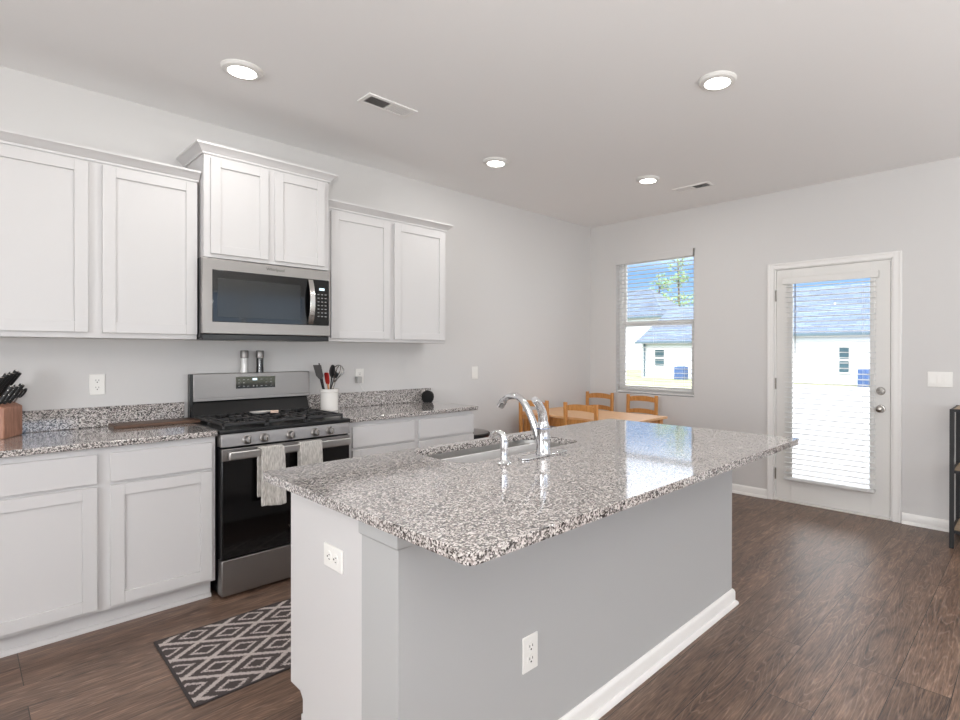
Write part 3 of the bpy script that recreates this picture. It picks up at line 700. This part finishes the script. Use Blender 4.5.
MB().tube(spl([(-2.945, -.03, 1.10), (-2.935, -.028, 1.08), (-2.915, -.02, 1.05), (-2.90, -.03, 1.035)]), .0018, 6).build('adapter_cord', PLATE, ad)
outlet('single white rocker switch on the kitchen wall right of the cabinets', (-1.765, 0, 1.145), 0, devices=('rocker',))
outlet('wide white three-rocker switch on the end wall right of the door', (0, -3.323, 1.137), -PI/2, w_=.155, devices=('rocker', 'rocker', 'rocker'))
outlet('white duplex outlet mounted sideways on the island end panel', (ix0, -2.338, .722), -PI/2).rotation_euler = (0, PI/2, -PI/2)
outlet('white duplex outlet low on the grey island wall below the overhang', (-3.805, iyb, .372), 0)

# ------------------------------------------------------------------ things on the counters
# knife block with knives
kb = thing('knife_block', 'reddish wood knife block full of black-handled knives at the far left counter end', 'knife block', (-4.945, -.105, .9142), local=True)
kb.rotation_euler = (0, 0, R(64))
# local: x along the visible face, y away from the viewer
blk = MB().prism([(-.055, 0), (.070, 0), (.070, .223), (-.055, .150)], -.085, .085)
blk.v = [Vector((p.z, p.x, p.y)) for p in blk.v]
blk.build('wooden_body', BLOCKW, kb, .006, 3)
KBM = Matrix.Translation((-4.918, -.13, .9142)) @ Matrix.Rotation(R(64), 4, 'Z')
kb.location = (-4.918, -.13, .9142)
def knife(label, lx, ly, ln, r=.012):
    lz = .150+(ly+.055)*.586
    t = thing('kitchen_knife', label, 'knife', (0, 0, 0), group='knives in the block', local=True)
    t.matrix_world = KBM @ Matrix.Translation((lx, ly, lz)) @ Matrix.Rotation(R(31), 4, 'X')
    m = MB().tube([(0, 0, .002), (.001, 0, ln*.25), (0, 0, ln*.5), (-.001, 0, ln*.8), (.002, 0, ln)], [r*.8, r, r*.85, r, r*1.05], 10); m.v = [Vector((p.x*.6, p.y, p.z)) for p in m.v]
    m.build('handle', DARKP, t)
    m = MB().lathe([(0, 0), (r*.85, 0), (r*.85, .003), (0, .003)], (0, 0, ln), 10); m.v = [Vector((p.x*.7, p.y, p.z)) for p in m.v]; m.build('end_cap', NICKEL, t)
    m = MB()
    for q in (.2, .5, .8): m.lathe([(0, 0), (.002, 0), (.002, .0185*r/.012), (0, .0186*r/.012)], (-.0092*r/.012, 0, ln*q), 8, (1, 0, 0))
    m.build('rivets', NICKEL, t)
    MB().box(-.0012, .0012, -r*.7, r*.7, -.06, .004).build('blade', NICKEL, t)
    return t
for lx, ly, ln, nm in ((-.068, .025, .12, 'at the back left corner'), (-.034, .025, .135, 'second in the back row'), (0, .025, .14, 'third in the back row'), (.034, .025, .15, 'fourth and tallest in the back row'), (.068, .025, .14, 'at the back right corner'),
                       (-.07, -.025, .10, 'at the left of the front row'), (-.025, -.025, .10, 'in the middle of the front row'), (.02, -.025, .105, 'right of the middle in the front row')):
    knife('black-handled kitchen knife %s of the wooden block' % nm, lx, ly, ln)
sc_ = thing('kitchen_scissors', 'black-handled kitchen scissors in the right front slot of the knife block', 'scissors', (0, 0, 0), local=True)
sc_.matrix_world = KBM @ Matrix.Translation((.068, -.028, .167)) @ Matrix.Rotation(R(31), 4, 'X')
for sx in (-1, 1):
    MB().tube([(sx*.017+.016*math.cos(a), 0, .052+.024*math.sin(a)) for a in [2*PI*i/16 for i in range(17)]], .0045, 8, False).build('finger_loop', DARKP, sc_)
MB().box(-.007, .007, -.0015, .0015, -.05, .032).build('blades', NICKEL, sc_)

# cutting board
cb = thing('cutting_board', 'dark walnut cutting board lying on the counter beside the range', 'cutting board', (-4.29, -.11, .9142), local=True)
cb.rotation_euler = (0, 0, 0)
MB().box(-.19, .225, -.085, .08, 0, .018).build('board', BOARDW, cb, .004, 3)
ringm = MB()
for a in ((-.175, .21, -.070, -.066), (-.175, .21, .061, .065), (-.175, -.171, -.066, .061), (.206, .21, -.066, .061)): ringm.box(*a, .0178, .0184)
ringm.build('juice_groove', mat('dark_groove', rgb(38, 26, 20), .6), cb)

# grinders on the range backguard
def grinder(label, x, fill, cap):
    t = thing('spice_grinder', label, 'grinder', (x, -.034, 1.2), 'spice grinders')
    t['group'] = 'grinders on the backguard'
    MB().lathe([(0, 0), (.0235, 0), (.0235, .004), (.021, .045), (.0215, .095), (0, .096)], (x, -.034, 1.2005), 24).build('glass_jar', fill, t)
    MB().lathe([(0, 0), (.0235, 0), (.0245, .004), (.0245, .045), (.022, .050), (0, .051)], (x, -.034, 1.296), 24).build('grinder_head', cap, t)
GL1 = mat('salt_in_glass', rgb(222, 220, 216), .15, spec=.6); GL2 = mat('pepper_in_glass', rgb(34, 32, 30), .12, spec=.6)
grinder('salt grinder with white contents and steel head on the range backguard', -3.769, GL1, STEEL)
grinder('pepper grinder with dark contents and steel head on the range backguard', -3.672, GL2, STEEL)

# spoon rest
sr = thing('spoon_rest', 'small white ceramic spoon rest lying on the range grates', 'spoon rest', (-3.72, -.27, .9455))
m = MB().lathe([(0, 0), (.035, 0), (.055, .010), (.058, .014), (.054, .013), (.034, .004), (0, .003)], (0, 0, 0), 24)
m.v = [Vector((p.x*1.15-3.745, p.y*.8-.25, p.z+.9455)) for p in m.v]; m.build('dish', CERAM, sr)
MB().hexa([(-3.700, -.285, .947), (-3.660, -.31, .947), (-3.645, -.275, .947), (-3.688, -.255, .947), (-3.700, -.285, .963), (-3.660, -.31, .963), (-3.645, -.275, .963), (-3.688, -.255, .963)]).build('handle_tab', mat('peach_ceramic', rgb(226, 196, 176), .4), sr, .003)

# utensil crock
cx0, cy0 = -3.232, -.125
ck = MB().lathe([(0, 0), (.056, 0), (.060, .004), (.060, .13), (.064, .135), (.064, .156), (.060, .158), (.055, .155), (.054, .012), (0, .010)], (cx0, cy0, .9142), 32).build('utensil_crock', CERAM)
tagmesh(ck, 'white ceramic crock holding cooking utensils right of the range', 'crock')
def lean(name, label, bx_, by_, tx, ty, tz, cat='utensil'):
    t = thing(name, label, cat, (cx0+bx_, cy0+by_, .93), group='utensils in the crock', local=True)
    d = Vector((tx-bx_, ty-by_, tz-.93)); t.rotation_euler = d.to_track_quat('Z', 'Y').to_euler(); t['L'] = d.length
    del t['L']; return t, d.length
t, L = lean('turner', 'grey and black silicone turner leaning to the left in the crock', -.01, .0, -.10, -.02, 1.245)
MB().tube([(0, 0, 0), (0, 0, L-.10)], .006, 8).build('handle', DARKP, t); MB().flat([(0, 0, L-.105), (0, 0, L-.08), (0, 0, L)], [.03, .075, .085], .005).build('blade', GREYP, t, .002)
t, L = lean('slotted_turner', 'black slotted turner standing behind the red spatula', -.005, .015, -.06, .035, 1.255)
MB().tube([(0, 0, 0), (0, 0, L-.09)], .006, 8).build('handle', DARKP, t)
MB().flat([(-.028, 0, L-.09), (-.028, 0, L)], .010, .004).flat([(.028, 0, L-.09), (.028, 0, L)], .010, .004).flat([(0, 0, L-.09), (0, 0, L)], .012, .004).flat([(0, 0, L-.012), (0, 0, L+.002)], .068, .004).flat([(0, 0, L-.10), (0, 0, L-.085)], .068, .004).build('blade', DARKP, t)
t, L = lean('spatula', 'red silicone spatula with wooden handle in the crock', .01, -.01, -.035, -.025, 1.19)
MB().tube([(0, 0, 0), (0, 0, L-.08)], .0065, 8).build('handle', SPOONW, t); MB().flat([(0, 0, L-.085), (0, 0, L-.07), (0, 0, L-.01), (0, 0, L)], [.02, .036, .04, .028], .009).build('blade', RED, t, .002)
t, L = lean('serving_spoon', 'black serving spoon standing upright in the crock', -.01, -.01, .02, -.01, 1.235)
MB().tube([(0, 0, 0), (0, 0, L-.07)], [.006, .0055], 8).build('handle', DARKP, t)
m = MB().lathe([(0, -.042), (.022, -.036), (.037, -.018), (.042, 0), (.037, .018), (.022, .036), (0, .042)], (0, 0, 0), 18); m.v = [Vector((p.x, p.y*.3, p.z*1.1+L-.035)) for p in m.v]; m.build('bowl', DARKP, t)
t, L = lean('whisk', 'wire balloon whisk leaning to the right in the crock', -.02, .01, .075, -.01, 1.24)
MB().tube([(0, 0, 0), (0, 0, L-.13)], .008, 8).build('handle', NICKEL, t)
m = MB()
for i in range(5):
    a = PI*i/5; ca, sa = math.cos(a), math.sin(a)
    m.tube(spl([(0, 0, L-.14), (.018*ca, .018*sa, L-.09), ((.042)*ca, .042*sa, L-.04), (.022*ca, .022*sa, L-.008), (0, 0, L), (-.022*ca, -.022*sa, L-.008), (-.042*ca, -.042*sa, L-.04), (-.018*ca, -.018*sa, L-.09), (0, 0, L-.14)], 4), .0022, 5)
m.build('wires', NICKEL, t)
t, L = lean('ladle', 'black ladle with grey handle standing behind the whisk', .0, .02, .055, .02, 1.20)
MB().tube([(0, 0, 0), (0, 0, L-.03)], .005, 8).build('handle', DARKP, t)
m = MB().lathe([(0, -.028), (.018, -.022), (.027, -.006), (.029, .004), (.026, .004), (.0, -.02)], (0, 0, 0), 16); m.v = [Vector((p.x, p.z*.9, p.y+L-.03)) for p in m.v]; m.build('bowl', DARKP, t)

# smart speaker
spk = thing('smart_speaker', 'round black smart speaker at the end of the right counter', 'speaker', (-2.362, -.10, .9142))
m = MB().lathe([(0, 0), (.030, 0), (.038, .004), (.048, .022), (.052, .046), (.049, .068), (.038, .087), (.020, .097), (0, .099)], (-2.362, -.10, .9145), 32); m.build('speaker_body', MESHF, spk)
MB().lathe([(0, 0), (.034, 0), (.034, .003), (0, .003)], (-2.362, -.10, .9142), 24).build('base_ring', DARKP, spk)

# trash can beside the right cabinet
tr_ = thing('trash_can', 'stainless steel trash can with black rimmed lid beside the right base cabinet', 'trash can', (-2.08, -.30, 0))
MB().lathe([(0, .01), (.165, .01), (.17, .03), (.17, .62), (0, .62)], (-2.08, -.30, 0), 36).build('bin_body', STEEL, tr_)
MB().lathe([(0, 0), (.178, 0), (.18, .03), (.172, .036), (0, .036)], (-2.08, -.30, .617), 36).build('lid_rim', DARKP, tr_)
MB().lathe([(.165, 0), (.15, .012), (.08, .022), (0, .025)], (-2.08, -.30, .652), 36).build('lid_top', STEEL, tr_)
MB().lathe([(0, 0), (.172, 0), (.172, .02), (0, .02)], (-2.08, -.30, 0), 36).build('base_ring', DARKP, tr_)

# rug
ru = MB().box(0, 1.22, 0, .66, 0, .006).build('kitchen_rug', RUG, None, .002)
ru.location = (-4.46, -1.566, .0005); ru.rotation_euler = (0, 0, R(-1)); tag(ru, 'dark runner rug with pale concentric diamonds on the floor before the range', 'rug')

# ------------------------------------------------------------------ dining set
tb = thing('dining_table', 'honey pine dining table below the window', 'dining table', (-.945, -.73, 0))
tx0, tx1, ty0, ty1 = -1.28, -.61, -1.365, -.10
MB().box(tx0, tx1, ty0, ty1, .728, .75).build('tabletop', TABW, tb, .004, 3)
MB().box(tx0+.05, tx0+.07, ty0+.06, ty1-.06, .64, .728).box(tx1-.07, tx1-.05, ty0+.06, ty1-.06, .64, .728).box(tx0+.06, tx1-.06, ty0+.05, ty0+.07, .64, .728).box(tx0+.06, tx1-.06, ty1-.07, ty1-.05, .64, .728).build('apron', HONEY, tb)
for a in (tx0+.03, tx1-.08):
    for b in (ty0+.03, ty1-.08): MB().box(a, a+.05, b, b+.05, 0, .728).build('leg', HONEY, tb, .003)
ch = thing('dining_chair', '', 'dining chair', (0, 0, 0), 'pine ladder-back chairs around the dining table', local=True)
W_ = .172
for sx in (-1, 1):
    MB().hexa([(sx*W_-.017, -.195, 0), (sx*W_+.017, -.195, 0), (sx*W_+.017, -.165, 0), (sx*W_-.017, -.165, 0), (sx*W_-.017, -.215, .888), (sx*W_+.017, -.215, .888), (sx*W_+.017, -.192, .888), (sx*W_-.017, -.192, .888)]).build('rear_leg', HONEY, ch, .004)
    MB().box(sx*W_-.016, sx*W_+.016, .165, .197, 0, .43).build('leg', HONEY, ch, .003)
MB().box(-.185, .185, -.165, .215, .43, .45).build('seat', HONEY, ch, .006, 3)
MB().box(-.155, .155, -.155, -.14, .37, .43).box(-.155, .155, .17, .185, .37, .43).box(-.180, -.165, -.15, .17, .37, .43).box(.165, .180, -.15, .17, .37, .43).build('seat_frame', HONEY, ch)
def rail(z0, z1, ar, yy):
    m = MB(); n = 10; V = []; F = []
    for i in range(n+1):
        u = -1+2*i/n; x = u*(W_-.016); top = z1+ar*(1-u*u); bot = z0+ar*.55*(1-u*u); yb = yy+.008*(u*u-1)
        V += [(x, yb-.008, bot), (x, yb+.008, bot), (x, yb+.008, top), (x, yb-.008, top)]
    for i in range(n):
        for k_ in range(4): F.append((i*4+k_, i*4+(k_+1) % 4, i*4+4+(k_+1) % 4, i*4+4+k_))
    F += [(3, 2, 1, 0), (n*4, n*4+1, n*4+2, n*4+3)]; m.add(V, F); return m
rail(.815, .862, .016, -.203).build('top_rail', HONEY, ch)
rail(.69, .73, .014, -.198).build('back_rail', HONEY, ch)
for z_, y0_, y1_ in ((.20, -.16, .17),):
    for sx in (-1, 1): MB().box(sx*W_-.008, sx*W_+.008, y0_, y1_, z_, z_+.03).build('stretcher', HONEY, ch)
def place(o, x, y, rz, label): o.location = (x, y, 0); o.rotation_euler = (0, 0, rz); o['label'] = label
place(ch, -1.127, -.345, -PI/2, 'pine dining chair on the island side of the table, nearer the kitchen wall')
place(copy_tree(ch), -1.127, -.915, -PI/2, 'pine dining chair on the island side of the table, nearer the patio door')
place(copy_tree(ch), -.337, -.235, PI/2, 'pine dining chair against the end wall, in the corner left of the window')
place(copy_tree(ch), -.337, -.79, PI/2, 'pine dining chair against the end wall, right below the window')

# ------------------------------------------------------------------ black metal shelf by the end wall
sh = thing('shelf_unit', 'black metal frame shelf with wood boards at the right edge of the room', 'shelf', (-.23, -3.8, 0))
sx0, sx1, sy1, sy0 = -.43, -.035, -3.425, -4.25
for a, b in ((sx0, sy1-.026), (sx0, sy0), (sx1-.026, sy1-.026), (sx1-.026, sy0)): MB().box(a, a+.026, b, b+.026, 0, .953).build('leg', BLACKM, sh, .001)
for z_ in (.105, .515, .935):
    MB().box(sx0+.026, sx1-.026, sy1-.020, sy1-.004, z_, z_+.018).box(sx0+.026, sx1-.026, sy0+.004, sy0+.020, z_, z_+.018).box(sx0+.004, sx0+.020, sy0+.026, sy1-.026, z_, z_+.018).box(sx1-.020, sx1-.004, sy0+.026, sy1-.026, z_, z_+.018).build('frame_rail', BLACKM, sh)
    MB().box(sx0+.022, sx1-.022, sy0+.022, sy1-.022, z_+.004, z_+.020).build('shelf_board', SHELFW, sh)

# ------------------------------------------------------------------ ceiling lamps and vents
def lamp(x, y, label):
    t = thing('ceiling_light', label, 'ceiling light', (x, y, H), 'round ceiling lights')
    MB().lathe([(.098, 0), (.098, -.006), (.090, -.016), (.070, -.021), (.066, -.019), (.066, -.012), (0, -.012), (0, 0)], (x, y, H), 40).build('trim_ring', mat('lamp_trim', rgb(222, 220, 216), .5) if 'lamp_trim' not in bpy.data.materials else bpy.data.materials['lamp_trim'], t)
    MB().lathe([(0, -.0205), (.04, -.020), (.066, -.0175), (.066, -.013), (0, -.013)], (x, y, H), 32).build('diffuser', LENS, t)
    l = light('lamp_glow', 'AREA', (0, 0, -.026), LAMP_W, LAMP_C, .13, shape='DISK'); l.parent = t
lamp(-4.06, -.873, 'round ceiling light above the range, leftmost in view')
lamp(-2.296, -2.617, 'round ceiling light over the far end of the island, at upper right')
lamp(-2.258, -.828, 'round ceiling light right of the larger ceiling vent, near the bare kitchen wall')
lamp(-1.108, -1.458, 'round ceiling light nearest the window, smallest in view')
lamp(-4.06, -2.62, 'round ceiling light over the near end of the island, out of view')
def vent(x, y, lx, ly, along, label):
    t = thing('ceiling_vent', label, 'ceiling vent', (x, y, H), 'ceiling air vents')
    m = MB(); z0, z1 = H-.008, H; b = .022
    m.box(x-lx/2, x+lx/2, y-ly/2, y-ly/2+b, z0, z1).box(x-lx/2, x+lx/2, y+ly/2-b, y+ly/2, z0, z1).box(x-lx/2, x-lx/2+b, y-ly/2+b, y+ly/2-b, z0, z1).box(x+lx/2-b, x+lx/2, y-ly/2+b, y+ly/2-b, z0, z1)
    if along == 'x': m.box(x-.005, x+.005, y-ly/2+b, y+ly/2-b, z0, z1)
    else: m.box(x-lx/2+b, x+lx/2-b, y-.005, y+.005, z0, z1)
    m.build('vent_frame', TRIM, t, .001)
    MB().box(x-lx/2+b, x+lx/2-b, y-ly/2+b, y+ly/2-b, H-.001, H-.0003).build('duct_opening', SLOT, t)
    m = MB(); L_ = (lx if along == 'x' else ly)/2-b
    n = 9
    for half in (-1, 1):
        for i in range(n):
            c_ = half*(.008+(L_-.010)*(i+.5)/n); dl_ = -half*.0026
            if along == 'x': m.hexa([(x+c_-.0008-dl_, y-ly/2+b, z0+.001), (x+c_+.0008-dl_, y-ly/2+b, z0+.001), (x+c_+.0008-dl_, y+ly/2-b, z0+.001), (x+c_-.0008-dl_, y+ly/2-b, z0+.001), (x+c_-.0008+dl_, y-ly/2+b, z1-.003), (x+c_+.0008+dl_, y-ly/2+b, z1-.003), (x+c_+.0008+dl_, y+ly/2-b, z1-.003), (x+c_-.0008+dl_, y+ly/2-b, z1-.003)])
            else: m.hexa([(x-lx/2+b, y+c_-.0008-dl_, z0), (x+lx/2-b, y+c_-.0008-dl_, z0), (x+lx/2-b, y+c_+.0008-dl_, z0), (x-lx/2+b, y+c_+.0008-dl_, z0), (x-lx/2+b, y+c_-.0008+dl_, z1-.003), (x+lx/2-b, y+c_-.0008+dl_, z1-.003), (x+lx/2-b, y+c_+.0008+dl_, z1-.003), (x-lx/2+b, y+c_+.0008+dl_, z1-.003)])
    m.build('louvres', TRIM, t)
vent(-3.325, -1.055, .32, .14, 'x', 'white louvred ceiling vent in front of the wall cabinets')
vent(-.645, -1.632, .14, .335, 'y', 'white louvred ceiling vent near the end wall window')

# ------------------------------------------------------------------ outdoors
gm = MB()
gx = [.15, 6, 14, 26, 60, 160]; gz = [-.12, -.20, -.34, -.5, -.6, -.6]
V = []; F = []
for xx, zz in zip(gx, gz): V += [(xx, -60, zz), (xx, 110, zz)]
for i in range(len(gx)-1): F.append((2*i, 2*i+2, 2*i+3, 2*i+1))
g = gm.add(V, F).build('lawn', LAWN); tag(g, 'pale dry grass lawn behind the house', 'lawn', kind='structure')
tag(MB().hexa([(.16, -12, -.4), (27, -12, -.7), (27, 7.2, -.7), (.16, 2.0, -.4), (.16, -12, -.04), (27, -12, -.46), (27, 7.2, -.46), (.16, 2.0, -.04)]).build('patio', CONC), 'pale concrete patio outside the back door', 'patio', kind='structure')
def house(label, x0, x1, y0, y1, zb, ze, pitch, wins, gable=False, ov=.35):
    c = ((x0+x1)/2, (y0+y1)/2, zb); t = thing('neighbour_house', label, 'house', c)
    MB().box(x0, x1, y0, y1, zb, ze).build('wall', SIDE, t)
    a, b, cc, d = x0-ov, x1+ov, y0-ov, y1+ov; hw = min(b-a, d-cc)/2; zr = ze+hw*pitch
    if (b-a) <= (d-cc): r0, r1 = ((a+b)/2, cc+hw, zr), ((a+b)/2, d-hw, zr)
    else: r0, r1 = (a+hw, (cc+d)/2, zr), (b-hw, (cc+d)/2, zr)
    if gable:
        hw = (b-a)/2; zr = ze+hw*pitch; r0, r1 = ((a+b)/2, cc, zr), ((a+b)/2, d, zr)
        MB().add([(x0, y0, ze), (x1, y0, ze), ((x0+x1)/2, y0, zr-.25), (x0, y1, ze), (x1, y1, ze), ((x0+x1)/2, y1, zr-.25)], [(0, 1, 2), (3, 5, 4), (0, 2, 5, 3), (1, 4, 5, 2), (0, 3, 4, 1)]).build('gable_wall', SIDE, t)
    P = [(a, cc, ze), (b, cc, ze), (b, d, ze), (a, d, ze), r0, r1]
    if gable: P += [(q_[0], q_[1], q_[2]-.12) for q_ in P]; F = [(3, 0, 4, 5), (1, 2, 5, 4), (6, 9, 11, 10), (8, 7, 10, 11), (0, 6, 10, 4), (1, 4, 10, 7), (3, 5, 11, 9), (2, 8, 11, 5), (0, 3, 9, 6), (1, 7, 8, 2)]
    elif (b-a) <= (d-cc): F = [(0, 1, 4), (1, 2, 5, 4), (2, 3, 5), (3, 0, 4, 5), (0, 3, 2, 1)]
    else: F = [(0, 1, 5, 4), (1, 2, 5), (2, 3, 4, 5), (3, 0, 4), (0, 3, 2, 1)]
    MB().add(P, F).build('roof', SHING, t)
    MB().box(a-.08, a+.04, cc, d, ze-.12, ze+.03).build('gutter', SOFF, t)
    for (wy0, wy1, wz0, wz1) in wins:
        wf = ringx(MB(), x0-.05, x0+.01, wy0-.1, wy1+.1, wz0-.1, wz1+.1, .1).build('window', TRIM, t)
        MB().box(x0-.03, x0-.005, wy0, wy1, wz0, wz1).build('pane', HWIN, wf)
        MB().box(x0-.045, x0-.005, wy0, wy1, (wz0+wz1)/2-.05, (wz0+wz1)/2+.05).build('meeting_rail', TRIM, wf)
    return t
h1 = house('single-storey white sided house with blue grey gabled roof seen through the dining window', 29, 39, 9.6, 17.6, -.52, 2.05, .54, [(15.75, 16.5, .35, 1.5)], True)
MB().tube([(28.85, 17.3, -.4), (28.85, 17.3, 1.95)], .07, 8).build('downspout', SOFF, h1)
h2 = house('single-storey white sided house with long shingle roof seen through the patio door', 29, 40, -9, 8.8, -.52, 2.42, .57, [(4.1, 4.6, .2, 1.6)], True)
m = MB().tube([(32, 5.6, 3.6), (32, 5.6, 4.4)], .06, 8); m.build('vent_pipe', TRIM, h2)
for (px_, py_, pz_) in ((31, 6.4, 3.3), (30.8, 7.1, 3.1), (33, 6.6, 4.4)): MB().box(px_-.15, px_+.15, py_-.15, py_+.15, pz_, pz_+.3).build('roof_vent', SOFF, h2)
h3 = house('two-storey white house with blue roof farther back behind the single-storey one', 44, 51, 24.6, 42, -.6, 5.0, .88, [])
a_ = thing('air_conditioner', 'blue grey air conditioner unit by the house wall, seen through the dining window', 'air conditioner', (28.3, 14.05, -.5))
MB().box(27.9, 28.6, 13.7, 14.4, -.52, .35).build('casing', BLUE, a_, .03)
MB().lathe([(.28, 0), (.28, .03), (.24, .03), (.24, 0)], (28.25, 14.05, .35), 20).build('fan_guard', SOFF, a_)
a_ = thing('air_conditioner', 'blue grey air conditioner unit by the wall of the house in the patio door', 'air conditioner', (28.3, 3.2, -.5))
MB().box(27.9, 28.6, 2.95, 3.45, -.52, .42).build('casing', BLUE, a_, .03)
MB().lathe([(.22, 0), (.22, .03), (.19, .03), (.19, 0)], (28.25, 3.2, .42), 20).build('fan_guard', SOFF, a_)
def tree(x, y, h, label, crown0=.5, sp=1.0, seed=0):
    rnd = random.Random(seed); t = thing('tree', label, 'tree', (x, y, -.6), 'trees behind the neighbouring houses')
    m = MB().tube([(x, y, -.6), (x+.1, y-.1, h*.5), (x, y+.1, h)], [.22, .16, .04], 8); F_ = MB()
    for i in range(22):
        z = h*(crown0+(1-crown0)*rnd.random()); a = rnd.random()*2*PI; L_ = sp*(1.1+1.5*(1-(z/h-crown0)/(1-crown0)))*(.6+.5*rnd.random())
        e_ = (x+L_*math.cos(a), y+L_*math.sin(a), z+.5*rnd.random()); m.tube([(x, y, z-.3), e_], [.05, .02], 5)
        for q in range(26):
            c_ = Vector(e_)+Vector((rnd.gauss(0, .42), rnd.gauss(0, .42), rnd.gauss(0, .22)))-Vector((math.cos(a), math.sin(a), 0))*rnd.random()*L_*.4
            u = Vector((rnd.gauss(0, 1), rnd.gauss(0, 1), rnd.gauss(0, 1))).normalized(); w__ = u.orthogonal().normalized(); s = .16+.12*rnd.random()
            F_.add([c_-u*s, c_+w__*s*.5, c_+u*s, c_-w__*s*.5], [(0, 1, 2, 3)])
    m.build('trunk', BARK, t); F_.build('foliage', LEAF, t)
tree(58, 30.5, 13.5, 'loose green pine standing left in the upper window pane', seed=1)
tree(66, 38, 13.0, 'pale leafy tree half hidden behind the two-storey roof', .45, 1.0, 2)
tree(60, 27, 10.5, 'low bushy tree between the two roofs in the window', .2, 1.3, 3)
tree(50, 20.6, 10.2, 'tall slim pine at the right edge of the upper window pane', .55, .8, 4)
tree(43.5, 19.3, 9.3, 'slim bushy tree just behind the near roof in the window', .35, .6, 9)
tree(62, 22.5, 8.5, 'low tree behind the near roof at the right of the window', .2, 1.2, 5)
